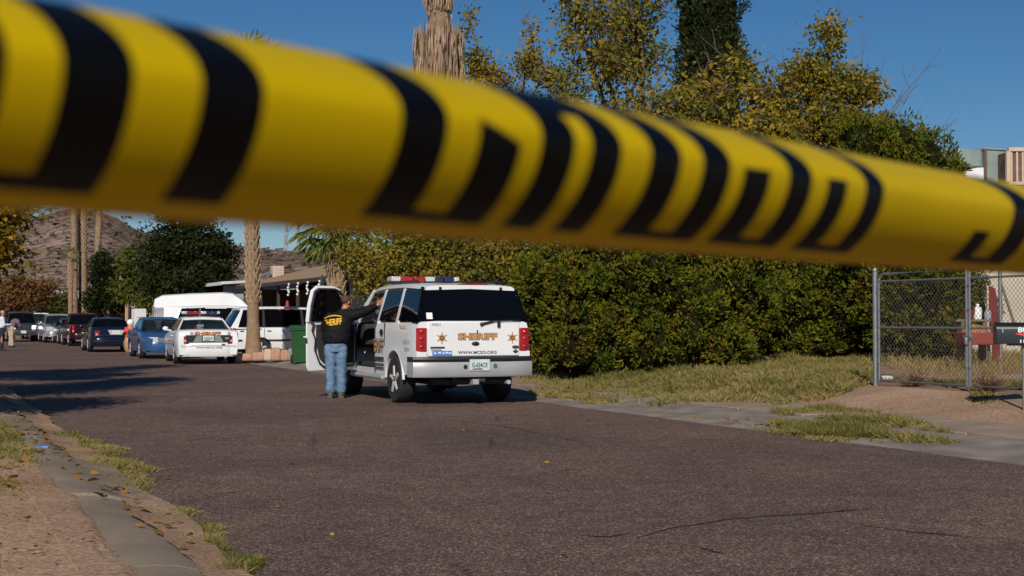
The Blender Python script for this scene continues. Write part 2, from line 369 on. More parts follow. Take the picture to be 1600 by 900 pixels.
drf = lambda s: 1.02 + max(-.03, wob(s, .20, .8, 31)) + max(-.02, wob(s, .05, 2.6, 33))
strip('dirt_drift', M['dirt'], lambda s: .72, drf, -6, 60, .1, lambda s, t: .05 if t < .74 else (.122 - .03 * smooth(drf(s) - .10, drf(s), t)), 12)
for cpts in ([(985, 842), (1060, 822), (1130, 812), (1200, 806), (1290, 800), (1400, 792)], [(900, 836), (950, 838), (1010, 828)], [(1075, 850), (1105, 858), (1135, 864)], [(640, 640), (700, 655), (800, 668), (905, 690), (960, 720)], [(1290, 812), (1420, 830), (1600, 846)], [(280, 690), (330, 684), (420, 688)]):
    G = [gp(*c) for c in cpts]; fine = []
    for a, b_ in zip(G, G[1:]):
        for q in range(6): p = a.lerp(b_, q / 6); fine.append(p + Vector((.03 * noise.noise(p * 3), .05 * noise.noise(p * 3 + Vector((7, 0, 0))), 0)))
    mb = MB(); vs = []
    for i, p in enumerate(fine): wd = .016 * (.35 + abs(noise.noise(p * 2.1))) * min(1, i / 4, (len(fine) - 1 - i) / 4); vs += [(p.x, p.y - wd * 1.6, .004), (p.x, p.y + wd * 1.6, .004)]
    mb.add(vs, [(2 * i, 2 * i + 2, 2 * i + 3, 2 * i + 1) for i in range(len(fine) - 1)]); tag(mb.build('road_crack', M['crack']), kind='structure')
# pavement on the right, a slab at a time
pv = tag(bpy.data.objects.new('pavement', None), kind='structure'); COL.objects.link(pv)
slab = MB().box((0, 0, 0), (1.42, 1.52, .12)).mesh('slab', [pm('dusty_concrete', (.23, .17, .125), .95, var=0, col2=(.34, .26, .20), scale=1.6, bump=.35, bscale=45, spec=.15, detail=9)], True)
for i in range(42):
    o = link('slab', slab, pv, .012); p = st(2 + i * 1.54, 11.45, .05 + random.uniform(-.006, .006)); o.location = p
    o.rotation_euler = (random.uniform(-.004, .004), random.uniform(-.004, .004), TH + R(0) )
# kerb on the left: rolled concrete, in lengths
kb = tag(bpy.data.objects.new('kerb', None), kind='structure'); COL.objects.link(kb)
for i in range(16):
    s0 = 1.2 + i * 3.02; rings = []
    for q in range(11):
        s = s0 + q * .3
        if q in (0, 10): s += .003 if q == 0 else -.003
        prof = [(.94, -.1), (.94, .085), (1.0, .103), (1.12, .105), (1.25, .09), (1.38, .055), (1.5, .03), (1.62, .024), (1.64, -.1)]
        dz = wob(s, .012, .8, 11) + (.018 if i == 3 else 0)
        rings.append([st(s, t + wob(s, .03, .7, 13), z + (dz if z > 0 else 0)) for t, z in prof])
    MB().loft(rings).build('kerb_segment', M['concrete'], kb, ang=50)

# hills: a stony ridge far off
def ridge_y(px):
    P = [(-1400, 372), (-700, 352), (-300, 360), (0, 347), (60, 338), (110, 326), (150, 329), (185, 342), (215, 361), (260, 373), (355, 384), (420, 390), (470, 393), (520, 396), (560, 402), (650, 415), (800, 432), (1100, 446), (1700, 440), (2600, 455)]
    return np.interp(px, [a for a, b in P], [b for a, b in P])
vs, fs = [], []; NX, NY = 320, 90
for i in range(NX):
    px = -1400 + 4000 * i / (NX - 1); ang = math.atan((px - 800) / FPX)
    top = (500 - ridge_y(px)) / FPX
    for j in range(NY):
        v = j / (NY - 1)
        Y = 260 + 330 * v
        prof = smooth(0.02, .72, v) if v <= .72 else 1 - .55 * smooth(.72, 1.0, v)
        h = (top * 498 + CAMH) * prof
        x = (px - 800) / FPX * Y
        amp = 3.2 * prof * (1 if v < .6 else .35)
        h += amp * noise.fractal(Vector((x * .02, Y * .02, 1.7)), 1.0, 2.0, 4) + .5 * prof * noise.noise(Vector((x * .15, Y * .15, 4)))
        vs.append((x, Y, h - .4))
for i in range(NX - 1):
    for j in range(NY - 1): fs.append((i * NY + j, (i + 1) * NY + j, (i + 1) * NY + j + 1, i * NY + j + 1))
mh = pm('stony_hill', (.15, .10, .08), .95, var=0, col2=(.29, .205, .165), scale=.06, bump=1.0, bscale=.5, spec=.1, detail=12)
n = mh.node_tree.nodes; l = mh.node_tree.links; b = n['Principled BSDF']; src = b.inputs['Base Color'].links[0].from_socket
tc = [x for x in n if x.type == 'TEX_COORD'][0]; vo = n.new('ShaderNodeTexNoise'); vo.inputs['Scale'].default_value = .45; vo.inputs['Detail'].default_value = 7; l.new(tc.outputs['Object'], vo.inputs['Vector'])
r = n.new('ShaderNodeValToRGB'); r.color_ramp.elements[0].position = .42; r.color_ramp.elements[1].position = .55; r.color_ramp.elements[0].color = (.45, .47, .42, 1); r.color_ramp.elements[1].color = (1.1, 1.08, 1.08, 1)
l.new(vo.outputs[0], r.inputs[0]); mx = n.new('ShaderNodeMixRGB'); mx.blend_type = 'MULTIPLY'; mx.inputs[0].default_value = 1; l.new(src, mx.inputs[1]); l.new(r.outputs[0], mx.inputs[2]); l.new(mx.outputs[0], b.inputs['Base Color'])
[x for x in n if x.type == 'BUMP'][0].inputs['Distance'].default_value = 1.5
hill = MB().add(vs, fs).build('hills', mh, ang=180); tag(hill, kind='structure')
HV = np.array(vs).reshape(NX, NY, 3)
C, D, L = [], [], []
for _ in range(6500):
    i = random.randint(5, NX - 6); j = random.randint(4, int(NY * .74)); p = HV[i, j] + np.array([random.uniform(-6, 6), random.uniform(-3, 3), 0])
    r_ = random.uniform(.4, 1.2)
    for q in range(9):
        C.append(p + np.array([random.uniform(-r_, r_) * .6, random.uniform(-r_, r_) * .5, .1])); D.append((random.gauss(0, .7), random.gauss(0, .7), 1)); L.append(r_ * random.uniform(.6, 1.2))
V, F = leaf_arrays(np.array(C), norm(np.array(D)), np.array(L), np.array(L) * .7)
o = link('desert_scrub', np_mesh('desert_scrub', V, F, [leafmat('scrub_leaf', [(.03, .035, .015), (.06, .058, .03), (.10, .08, .05)], .9, .1)])); tag(o, 'scattered dark desert bushes dotted over the stony hill', 'scrub', kind='stuff')

# ------------------------------------------------------------------ barrier tape, a hand's breadth from the lens
TA = 0.10
def tape_base(px):                              # the tape's line over the ground, by picture column of its top edge
    Y = FPX * TA / (515 - .19 * px); return Vector(((px - 800) / FPX * Y, Y, CAMH))
P0, P1 = tape_base(0), tape_base(1600); TAX = (P1 - P0).normalized(); TNR = Vector((TAX.y, -TAX.x, 0)); TLEN = (P1 - P0).length
def tape_pt(u, v):                              # u metres along, v 0 bottom .. 1 top; bowed towards the camera
    if v < .60: q = (.60 - v) / .60; b = .037 * max(0, 1 - q ** 1.75) ** .64
    else: q = (v - .60) / .40; b = .000 + .037 * (1 - q ** 1.9)
    wv = .0012 * math.sin(u * 7 + 1) + .0006 * math.sin(u * 19)
    return P0 + TAX * u + TNR * (b + wv) + Vector((0, 0, TA * (.335 + .665 * v)))
def u_of(px):
    a, b_ = -.35, 1.6
    for _ in range(40):
        m_ = (a + b_) / 2
        if proj(tape_pt(m_, .6))[0] < px + 4: a = m_
        else: b_ = m_
    return a
STROKES = [(-60, 8, .07, 1), (8, 95, .07, .135), (95, 205, .07, 1), (312, 408, .07, 1), (625, 698, .07, 1), (698, 746, .07, .125), (746, 812, .07, (.66, .54)),
           (843, 895, .07, 1), (893, 924, .79, 1), (922, 968, .07, 1), (1015, 1061, .07, 1), (1061, 1096, .07, .12), (1096, 1139, .07, 1), (1160, 1200, .07, .60),
           (1200, 1230, .07, .12), (1230, 1266, .07, 1), (1290, 1320, .07, .62), (1320, 1349, .07, .12), (1349, 1378, .07, 1), (1530, 1556, .07, .36), (1556, 1580, .07, .12), (1580, 1612, .07, 1)]
SU = [(u_of(a), u_of(b_), v0, v1) for a, b_, v0, v1 in STROKES]
period = .62
SU += [(a + o_, b_ + o_, v0, v1) for o_ in (-period - .05, ) for a, b_, v0, v1 in SU[4:19]] + [(a + o_, b_ + o_, v0, v1) for o_ in (.66, 1.3) for a, b_, v0, v1 in SU[:19] if a + o_ > SU[21][1] + .03]
us = list(np.arange(-.62, -.06, .004)) + list(np.arange(-.06, .9, .0008)) + list(np.arange(.9, 2.4, .004)); NV = 56
V = np.array([tape_pt(u, j / NV) for u in us for j in range(NV + 1)])
F, MI = [], []
for i in range(len(us) - 1):
    um = (us[i] + us[i + 1]) / 2; hit = [s_ for s_ in SU if s_[0] <= um <= s_[1]]
    for j in range(NV):
        vm = (j + .5) / NV; a = i * (NV + 1) + j; blk = 0
        for a_, b_, v0, v1 in hit:
            v1_ = v1 if not isinstance(v1, tuple) else v1[0] + (v1[1] - v1[0]) * (um - a_) / (b_ - a_)
            if v0 <= vm <= v1_: blk = 1
        F.append((a, a + NV + 1, a + NV + 2, a + 1)); MI.append(blk)
M['tapey'] = pm('yellow_tape', (.46, .315, .001), .5, var=.04, scale=9, spec=.08)
M['tapek'] = pm('tape_print', (.002, .0018, .002), .45, var=.05, spec=.16)
me = np_mesh('barrier_tape', V, np.array(F), [M['tapey'], M['tapek']], np.array(MI)); me.polygons.foreach_set('use_smooth', [True] * len(me.polygons))
o = link('barrier_tape', me); sm_ = o.modifiers.new('thickness', 'SOLIDIFY'); sm_.thickness = .0002; sm_.offset = -1
tag(o, 'blurred yellow barrier tape with black lettering stretched across the view above the street', 'barrier tape')

# ------------------------------------------------------------------ lettering
def text(name, s, width, height, mat, parent, loc, rx, ux, ex=.002, bold=0., out=None, ob=.03, shear=0.):
    rx, ux = Vector(rx).normalized(), Vector(ux).normalized(); nx = rx.cross(ux)
    res = None
    for layer, (mt, off, lift) in enumerate(([(out, bold + ob, 0.)] if out else []) + [(mat, bold, .0025 if out else 0.)]):
        cu = bpy.data.curves.new(name, 'FONT'); cu.body = s; cu.offset = off; cu.extrude = .001; cu.align_x = 'CENTER'; cu.shear = shear; cu.resolution_u = 3
        t = bpy.data.objects.new(name, cu); COL.objects.link(t)
        me = bpy.data.meshes.new_from_object(t.evaluated_get(bpy.context.evaluated_depsgraph_get()))
        bpy.data.objects.remove(t); n_ = len(me.vertices); co = np.empty(n_ * 3); me.vertices.foreach_get('co', co); co = co.reshape(-1, 3)
        if layer == 0: lo, hi = co[:, :2].min(0), co[:, :2].max(0)
        xy = ((co[:, :2] - (lo + hi) / 2) / (hi - lo)) * np.array([width, height])
        W = np.array(loc)[None] + xy[:, :1] * np.array(rx)[None] + xy[:, 1:2] * np.array(ux)[None] + ((co[:, 2:] > 0) * ex + lift) * np.array(nx)[None]
        me.vertices.foreach_set('co', W.astype(np.float32).ravel()); me.materials.clear(); me.materials.append(mt); me.update()
        res = link(name if layer or not out else name + '_outline', me, parent)
    return res
def star(name, parent, c, r, rx, ux, outer, inner):
    rx, ux = Vector(rx), Vector(ux); n_ = rx.cross(ux)
    poly = [((r if i % 2 == 0 else r * .56) * math.sin(math.pi * i / 6), (r if i % 2 == 0 else r * .56) * math.cos(math.pi * i / 6)) for i in range(12)]
    mb = MB().prism(poly, Vector(c), rx, ux, .002)
    for i in range(6):
        a = math.pi * i / 3; mb.prism([(r * 1.02 * math.sin(a) + .13 * r * math.cos(q * .7854), r * 1.02 * math.cos(a) + .13 * r * math.sin(q * .7854)) for q in range(8)], Vector(c) + n_ * .0012, rx, ux, .002)
    o = mb.build(name, outer, parent, sm=False)
    m2 = MB().prism([(.42 * r * math.cos(q * .5236), .42 * r * math.sin(q * .5236)) for q in range(12)], Vector(c) + n_ * .003, rx, ux, .002)
    m2.build('seal', inner, o, sm=False); 
    MB().prism([(.22 * r * math.cos(q * .7854), .22 * r * math.sin(q * .7854)) for q in range(8)], Vector(c) + n_ * .005, rx, ux, .002).build('seal_centre', outer, o, sm=False)
    return o
def plate(parent, c, rx=(1, 0, 0), ux=(0, 0, 1), s='', w_=.305, h_=.155, name='licence_plate'):
    rx, ux = Vector(rx), Vector(ux); n_ = rx.cross(ux)
    o = MB().prism([(-w_ / 2, -h_ / 2), (w_ / 2, -h_ / 2), (w_ / 2, h_ / 2), (-w_ / 2, h_ / 2)], c, rx, ux, .006).build(name, M['plate'], parent, bevel=.004)
    if s:
        text('plate_lettering', s, w_ * .78, h_ * .42, M['greenprint'], o, Vector(c) + n_ * .008, rx, ux, bold=.015)
        MB().prism([(-w_ * .45, -.35 * h_ - .012), (w_ * .2, -.35 * h_ - .012), (w_ * .06, -.35 * h_ + .015), (-w_ * .3, -.35 * h_ + .01)], Vector(c) + n_ * .008, rx, ux, .001).build('plate_emblem', M['plum'], o, sm=False)
    return o

# ------------------------------------------------------------------ vehicles
def wprof(z, zt):                               # how the flank swells and tucks in with height
    return float(np.interp(z, [.15, .32, .55, .80, zt - .12, zt - .03, zt], [.90, .955, .99, 1.0, .985, .965, .93]))
def car_shell(hw, ys, top, bot, taper, wheels, crown=.025, opening=None):
    mb = MB(); rings = []; ysx = set(np.round(ys, 4))
    for yw, r in wheels:
        for q in range(13): ysx.add(round(yw + r * math.cos(math.pi * q / 12) * (1.0 if q in (0, 12) else 1), 4))
    ysx = sorted(ysx); FR = [0, .12, .26, .42, .60, .78, .90]
    for y in ysx:
        zt = top(y); zb = bot(y); h = hw * taper(y)
        for yw, r in wheels:
            if abs(y - yw) <= r + 1e-4: zb = max(zb, r * .84 + math.sqrt(max(0, r * r - (y - yw) ** 2)) * .98)
        zb = min(zb, zt - .1); half = [(h * .72, zb)]
        for f in FR:
            z = zb + f * (zt - .03 - zb); half.append((h * wprof(z, zt), z))
        half += [(h * .955, zt - .022), (h * .90, zt - .003), (h * .5, zt + crown * .8)]
        ring = [(x, y, z) for x, z in half] + [(-x, y, z) for x, z in reversed(half)]
        rings.append(ring)
    n_ = len(rings[0]); vs = [p for r_ in rings for p in r_]; fs = []
    for i in range(len(rings) - 1):
        for j in range(n_):
            k = (j + 1) % n_; f = (i * n_ + j, (i + 1) * n_ + j, (i + 1) * n_ + k, i * n_ + k)
            if opening:
                c = [sum(vs[q][d] for q in f) / 4 for d in range(3)]
                if opening(*c): continue
            fs.append(f)
    fs += [tuple(range(n_)), tuple((len(rings) - 1) * n_ + j for j in range(n_ - 1, -1, -1))]
    mb.add(vs, fs); return mb
WHEELS = {}
def wheel(parent, c, r, wd, side, style='alloy', spokes=5):
    key = (r, wd, style, side)
    if key not in WHEELS:
        h = wd / 2; ri = r * .66
        t = MB().lathe([(ri, -h * .9), (r * .93, -h), (r * .985, -h * .72), (r, -h * .3), (r, h * .3), (r * .985, h * .72), (r * .93, h), (ri, h * .9)], n=28, axis='x').mesh('wheel', [M['rubber']])
        o_ = side
        rm = MB().lathe([(ri * 1.02, h * .55 * o_), (ri * 1.02, h * .86 * o_), (ri * .9, h * .84 * o_), (ri * .84, h * .45 * o_), (ri * .3, h * .5 * o_), (ri * .24, h * .82 * o_), (.01, h * .86 * o_)], n=28, axis='x')
        for q in range(spokes):
            a = 2 * math.pi * q / spokes + .2
            p0 = Vector((h * .70 * o_, math.cos(a) * ri * .22, math.sin(a) * ri * .22)); p1 = Vector((h * .68 * o_, math.cos(a) * ri * .88, math.sin(a) * ri * .88))
            rm.tube([p0, p1], [ri * .21, ri * .20], 6)
        rm = rm.mesh('rim', [M['steel']])
        dk = MB().lathe([(ri * .82, h * .47 * o_), (ri * .3, h * .515 * o_)], n=20, axis='x', caps=False).mesh('rim_recess', [M['black']])
        WHEELS[key] = (t, rm, dk)
    t, rm, dk = WHEELS[key]; o = link('wheel', t, parent, loc=c); link('rim', rm, o); link('rim_recess', dk, o); return o
def side_pane(sgn, wb, wt, zb, zt, q, off, th=.006):
    (yb0, yb1, yt0, yt1) = q; z0, z1 = zb + .02, zt - .05; f = .05 / (zt - zb); g_ = .02 / (zt - zb)
    def P(yb, yt, f_): return Vector((sgn * ((wb + (wt - wb) * f_) + off), yb + (yt - yb) * f_, zb + (zt - zb) * f_))
    return [P(yb0, yt0, g_), P(yb1, yt1, g_), P(yb1, yt1, 1 - f), P(yb0, yt0, 1 - f)]
def greenhouse(root, sp, paint, glass):
    wb, wt, zb, zt = sp['wb'], sp['wt'], sp['zb'], sp['zt']; rb, fb, rt, ft = sp['rear'][0], sp['front'][0], sp['rear'][1], sp['front'][1]
    zf = sp.get('zcowl', zb)
    wins = sp['wins']
    for sgn in (-1, 1):
        skip = sp.get('open', []) if sgn < 0 else []
        edges = [(rb, rt)] + [e for q in wins for e in ((q[0], q[2]), (q[1], q[3]))] + [(fb, ft)]
        for i in range(0, len(edges), 2):
            (a, at_), (b_, bt) = edges[i], edges[i + 1]
            q = [Vector((sgn * wb, a, zb - .03)), Vector((sgn * wb, b_, (zf if i == len(edges) - 2 else zb) - .03)), Vector((sgn * wt, bt, zt - .01)), Vector((sgn * wt, at_, zt - .01))]
            if sgn > 0: q = [q[1], q[0], q[3], q[2]]
            MB().slab(q, -.04).build('window_pillar', M[sp['pmats'][i // 2]] if 'pmats' in sp else paint, root, bevel=.008)
        for i, q in enumerate(wins):
            if i in skip: continue
            pts = side_pane(sgn, wb, wt, zb, zt, q, -.012)
            if sgn > 0: pts = [pts[1], pts[0], pts[3], pts[2]]
            MB().slab(pts, .005).build('side_window', glass, root, sm=False)
    # roof panel
    rings = []; n_ = 9
    for i in range(n_):
        y = rt - .05 + (ft + .05 - rt + .05) * i / (n_ - 1); e = abs(2 * i / (n_ - 1) - 1); zz = zt + sp.get('bow', .03) * (1 - e ** 2.2) - .015 * (e ** 6)
        xs = wt + .012 - .05 * e ** 8
        ring = [(-xs, y, zz - .055), (-xs, y, zz - .02), (-xs * .93, y, zz + .012), (-xs * .6, y, zz + .028), (0, y, zz + .034), (xs * .6, y, zz + .028), (xs * .93, y, zz + .012), (xs, y, zz - .02), (xs, y, zz - .055), (0, y, zz - .03)]
        rings.append([ring[j] for j in range(len(ring))])
    roof = MB().loft(rings).build('roof', paint, root)
    def screen(nm, yb, yt, z0, sgn, bulge, gl):
        vs, fs = [], []
        for j in range(5):
            v = j / 4
            for i in range(9):
                u = i / 4 - 1; x = u * ((wb - .05) * (1 - v) + (wt - .035) * v); z = z0 + .005 + (zt - .03 - z0) * v
                vs.append((x, yb + (yt - yb) * v + sgn * bulge * (1 - u * u) - sgn * .012, z))
        for j in range(4):
            for i in range(8): fs.append((j * 9 + i, j * 9 + i + 1, (j + 1) * 9 + i + 1, (j + 1) * 9 + i))
        return MB().add(vs, fs).build(nm, gl, root)
    screen('windscreen', fb, ft, zf, 1, .05, sp.get('fglass', glass)); screen('rear_window', rb, rt, zb, -1, sp.get('rbulge', .04), sp.get('rglass', glass))
    return roof
def interior(root, sp):
    wb, zb = sp['wb'], sp['zb']; y0, y1 = sp['rear'][0] + .1, sp['front'][0] - .1
    MB().box((0, (y0 + y1) / 2, zb - .12), (wb * 1.8, y1 - y0, .1)).build('cabin_floor', M['interior'], root, sm=False)
    for yy in sp['seats']:
        for x in (-.36, .36):
            s_ = MB().box((x, yy, zb + .10), (.44, .13, .42), taper=.85).build('seat_back', M['interior'], root, bevel=.03)
            MB().box((x, yy - .01, zb + .40), (.24, .09, .14)).build('headrest', M['interior'], s_, bevel=.03)
def bent_bar(y, hw, z0, z1, depth, wrap, sgn, n=11):
    """a bumper: a bar across the car end that curves round both corners (sgn -1 rear, +1 front)"""
    rings = []
    for i in range(n):
        u = 2 * i / (n - 1) - 1; e = abs(u) ** 5
        x = u * hw; yy = y + sgn * (.03 * (1 - u * u)) - sgn * e * wrap
        rings.append([(x, yy - sgn * depth, z0), (x, yy - sgn * .015, z0), (x, yy + sgn * .008, z0 + .03), (x, yy + sgn * .01, z1 - .035), (x, yy - sgn * .01, z1), (x, yy - sgn * depth, z1)])
    return MB().loft(rings)
def curve(pts):
    xs, zs = [p[0] for p in pts], [p[1] for p in pts]
    return lambda y: float(np.interp(y, xs, zs))

def make_car(name, label, cat, loc, rz, paint, sp, group):
    root = thing(name, label, cat, loc, rz, group)
    hw, y0, y1 = sp['hw'], sp['y0'], sp['y1']
    nose = sp.get('nose', .16); tail = sp.get('tail', .06)
    def taper(y):
        a = max(0, 1 - (y - y0) / .55); b_ = max(0, 1 - (y1 - y) / .8); return 1 - tail * a ** 2.2 - nose * b_ ** 2.2
    ys = list(np.linspace(y0, y1, 22)) + [y0 + .03, y0 + .1, y1 - .03, y1 - .1]
    top0 = curve(sp['top'])
    def top(y):
        e = max(0, 1 - (y - y0) / .10, 1 - (y1 - y) / .12); return top0(y) - .05 * e * e
    bot = curve([(y0, sp['zb0'] + .06), (y0 + .25, sp['zb0']), (y1 - .3, sp['zb0']), (y1, sp['zb0'] + .05)])
    body = car_shell(hw, ys, top, bot, taper, [(yw, sp['wr'] * 1.16) for yw in sp['wheels']]).build('body', paint, root, ang=42)
    MB().box((0, (y0 + y1) / 2, sp['zb0'] + .14), (hw * 1.35, (y1 - y0) * .86, .2)).build('underbody', M['black'], root, sm=False)
    for yw in sp['wheels']:
        for sgn in (-1, 1): wheel(root, (sgn * (hw - .125), yw, sp['wr']), sp['wr'], .21, sgn)
    greenhouse(root, sp, paint, sp.get('glass', M['glass'])); interior(root, sp)
    bm_ = sp.get('bmat', paint)
    bent_bar(y0 - .015, hw * (1 - tail) * 1.0, sp['zb0'] + .0, sp['bz'], .25, .16, -1).build('rear_bumper', bm_, root, ang=50)
    bent_bar(y1 + .015, hw * (1 - nose) * 1.04, sp['zb0'] - .02, sp.get('fbz', sp['bz']), .3, .2, 1).build('front_bumper', sp.get('fbmat', bm_), root, ang=50)
    for sgn in (-1, 1):
        if sp.get('tl'):
            (x0_, x1_, z0_, z1_) = sp['tl']; rr = []
            for i in range(6):
                q = i / 5; x = x0_ + (x1_ - x0_) * q; e = q ** 3
                yy = y0 - .022 + .17 * e; zt_ = z1_ - sp.get('tlcut', 0) * (1 - q)
                rr.append([(sgn * x, yy, z0_), (sgn * x, yy, zt_), (sgn * x, yy + .07, zt_), (sgn * x, yy + .07, z0_)])
            o = MB().loft(rr).build('tail_light', M['redlens'], root, ang=50, bevel=.012)
            MB().box((sgn * (x0_ + .3 * (x1_ - x0_)), y0 - .02, z0_ + .25 * (z1_ - z0_)), (.08, .02, .07)).build('reversing_lens', M['whitelens'], o, bevel=.01)
        if sp.get('hl'):
            (x0_, x1_, z0_, z1_) = sp['hl']; rr = []
            for i in range(6):
                q = i / 5; x = x0_ + (x1_ - x0_) * q; yy = y1 + .03 - .14 * q ** 2.5
                rr.append([(sgn * x, yy, z0_ + .02 * q), (sgn * x, yy - .015, z1_), (sgn * x, yy - .08, z1_), (sgn * x, yy - .08, z0_ + .02 * q)])
            MB().loft(rr).build('headlight', sp.get('hlmat', M['whitelens']), root, ang=50, bevel=.01)
        m_ = MB().sphere((sgn * (sp['wb'] + .14), sp['front'][0] - .25, sp['zb'] + .08), .1, 10, sc=(.95, .5, .75))
        m_.box((sgn * (sp['wb'] + .03), sp['front'][0] - .24, sp['zb'] + .03), (.12, .05, .04)); m_.build('wing_mirror', sp.get('mirmat', paint), root)
        for q in sp['wins'][:2]:
            MB().box((sgn * (hw * 1.0 - .004), q[0] + .12, sp['zb'] - .13), (.03, .14, .035)).build('door_handle', sp.get('handmat', paint), root, bevel=.008)
    if sp.get('grille'):
        x_, z0_, z1_ = sp['grille']; gr = MB().box((0, y1 + .005, (z0_ + z1_) / 2), (2 * x_, .05, z1_ - z0_)).build('grille', M['black'], root, bevel=.015)
        for i in range(4): MB().box((0, y1 + .03, z0_ + (z1_ - z0_) * (i + .5) / 4), (2 * x_ - .04, .012, .014)).build('grille_bar', sp.get('grmat', M['steel']), gr, sm=False)
    if sp.get('rplate') is not None: plate(root, (0, y0 - .04, sp['rplate']), s=sp.get('platetext', ''))
    if sp.get('fplate') is not None: plate(root, (0, y1 + .06, sp['fplate']), rx=(-1, 0, 0))
    MB().tube([(sp['hw'] * .55, y0 + .3, sp['zb0'] + .02), (sp['hw'] * .55, y0 - .02, sp['zb0'] + .0)], .03, 8).build('exhaust_pipe', M['steel'], root)
    return root

SEDAN = dict(hw=.96, y0=-2.65, y1=2.65, zb0=.24, wr=.335, wheels=[-1.47, 1.44], top=[(-2.65, 1.0), (-2.5, 1.04), (-1.6, 1.06), (-1.2, 1.02), (.9, .98), (1.2, .98), (2.1, .88), (2.65, .74)],
             wb=.86, wt=.62, zb=1.0, zt=1.42, rear=(-1.62, -.98), front=(1.25, .45), wins=[(-1.25, -.92, -.80, -.70), (-.86, .06, -.66, -.02), (.13, 1.02, .05, .40)], seats=[-.75, .3],
             bz=.60, tl=(.48, .885, .68, .93), hl=(.36, .77, .58, .76), grille=(.36, .58, .74), rplate=.80, bow=.025)
def place(px, Y, lx, ly, rz, z=None):
    P = at(px, Y, z); c, s_ = math.cos(rz), math.sin(rz); return (P.x - (lx * c - ly * s_), P.y - (lx * s_ + ly * c), P.z)
KERB = 'vehicles parked along the street'

# sheriff's saloon seen from behind
sp = dict(SEDAN); sp.update(tl=(.58, .895, .63, .99), tlcut=.20, glass=M['glass'], rglass=M['clear'], fglass=M['clear'], bz=.64, rplate=None, handmat=M['white'])
rz = R(18.5)
pc = make_car('police_car', 'white sheriff saloon with red and blue roof light bar parked by the planter wall', 'police car', place(277, 41.6, -.93, -2.65, rz), rz, M['white'], sp, KERB)
MB().box((0, -2.665, .79), (1.36, .03, .22)).build('rear_panel', M['black'], pc, bevel=.01)
for sgn in (-1, 1): MB().prism([(-.16, -.1), (.10, -.1), (.0, .1), (-.16, .1)] if sgn > 0 else [(-.10, -.1), (.16, -.1), (.16, .1), (0, .1)], (sgn * .35, -2.683, .79), (1, 0, 0), (0, 0, 1), .004).build('plate_surround', M['silver'], pc, sm=False)
plate(pc, (0, -2.69, .80), s='G-432DN', w_=.33, h_=.17)
MB().prism([(.07 * math.cos(a * .5236), .032 * math.sin(a * .5236)) for a in range(12)], (.56, -2.684, .80), (1, 0, 0), (0, 0, 1), .003).build('oval_badge', M['silver'], pc, sm=False)
MB().prism([(-.05, -.02), (.05, -.02), (.05, .02), (-.05, .02)], (.45, -2.70, .615), (1, 0, 0), (0, 0, 1), .003).build('rear_badge', M['outline'], pc, sm=False)
text('door_lettering', 'SHERIFF', .80, .095, M['gold'], pc, (-.02, -2.672, .955), (1, 0, 0), (0, .1, 1), bold=.02, out=M['redlens'], ob=.035)
for x in (-.50, .62): star('star_badge', pc, (x, -2.668, .955), .055, (1, 0, 0), (0, 0, 1), M['greyprint'], M['gold'])
text('bumper_lettering', 'WWW.MCSO.ORG', .78, .055, M['outline'], pc, (.02, -2.705, .52), (1, 0, 0), (0, 0, 1), bold=.02)
MB().box((0, -2.708, .575), (1.68, .004, .01)).build('bumper_seam', M['outline'], pc, sm=False)
MB().box((-.28, -1.68, 1.10), (.05, .03, .09)).build('brake_light', M['redlens'], pc, bevel=.008)
def light_bar(parent, c, wd):
    b_ = MB().box((c[0], c[1], c[2] - .05), (wd * .92, .22, .03)).build('light_bar', M['black'], parent, bevel=.01)
    k = wd / 2
    for x0_, x1_, m_ in ((-1, -.72, 'whitelens'), (-.72, -.37, 'redlens'), (-.35, -.02, 'redlens'), (.0, .28, 'whitelens'), (.28, .52, 'bluelens'), (.54, .84, 'bluelens'), (.84, 1, 'whitelens')):
        MB().box((c[0] + (x0_ + x1_) / 2 * k, c[1], c[2] + .025), ((x1_ - x0_) * k - .006, .27, .082)).build('lamp_lens', M[m_], b_, bevel=.015)
    for x in (-.7, .7): MB().box((c[0] + x * k, c[1], c[2] - .085), (.06, .14, .06)).build('mounting_foot', M['black'], b_, sm=False)
    return b_
light_bar(pc, (0, -.25, 1.575), 1.22)
for q in (.62, .70): MB().box((-.962, -.3, q), (.008, 2.2, .03)).build('side_stripe', M['gold'], pc, sm=False)

# the cars beyond it
rz = R(22)
sp = dict(SEDAN); sp.update(bmat=M['blue'], y0=-2.4, y1=2.4, wheels=[-1.32, 1.38], hw=.90, wb=.81, front=(1.15, .35), rear=(-1.55, -.9), top=[(-2.4, .98), (-1.6, 1.02), (-1.1, 1.0), (1.0, .98), (1.9, .86), (2.4, .74)], hl=(.34, .73, .58, .76), fglass=M['clear'], rplate=.8, fplate=None)
make_car('parked_car', 'mid blue saloon facing the camera left of the sheriff saloon', 'car', place(222, 48.6, .78, 1.38, rz + math.pi), rz + math.pi, M['blue'], sp, KERB)
sp = dict(SEDAN); sp.update(bmat=M['navy'], rplate=None, tl=(.55, .92, .70, .90), y0=-2.55)
nv = make_car('parked_car', 'glossy navy blue saloon seen from behind with pale licence plate', 'car', place(141, 58.5, -.84, -1.45, rz), rz, M['navy'], sp, KERB)
plate(nv, (.12, -2.62, .84), w_=.34, h_=.15); MB().prism([(-.34, .1), (-.24, -.1), (.24, -.1), (.34, .1)], (.12, -2.605, .84), (1, 0, 0), (0, 0, 1), .012).build('plate_surround', M['steel'], nv, sm=False)
MB().box((0, -2.60, .70), (1.5, .02, .02)).build('chrome_strip', M['chrome'], nv, sm=False); MB().box((0, -2.605, .47), (1.6, .02, .03)).build('bumper_strip', M['chrome'], nv, sm=False)
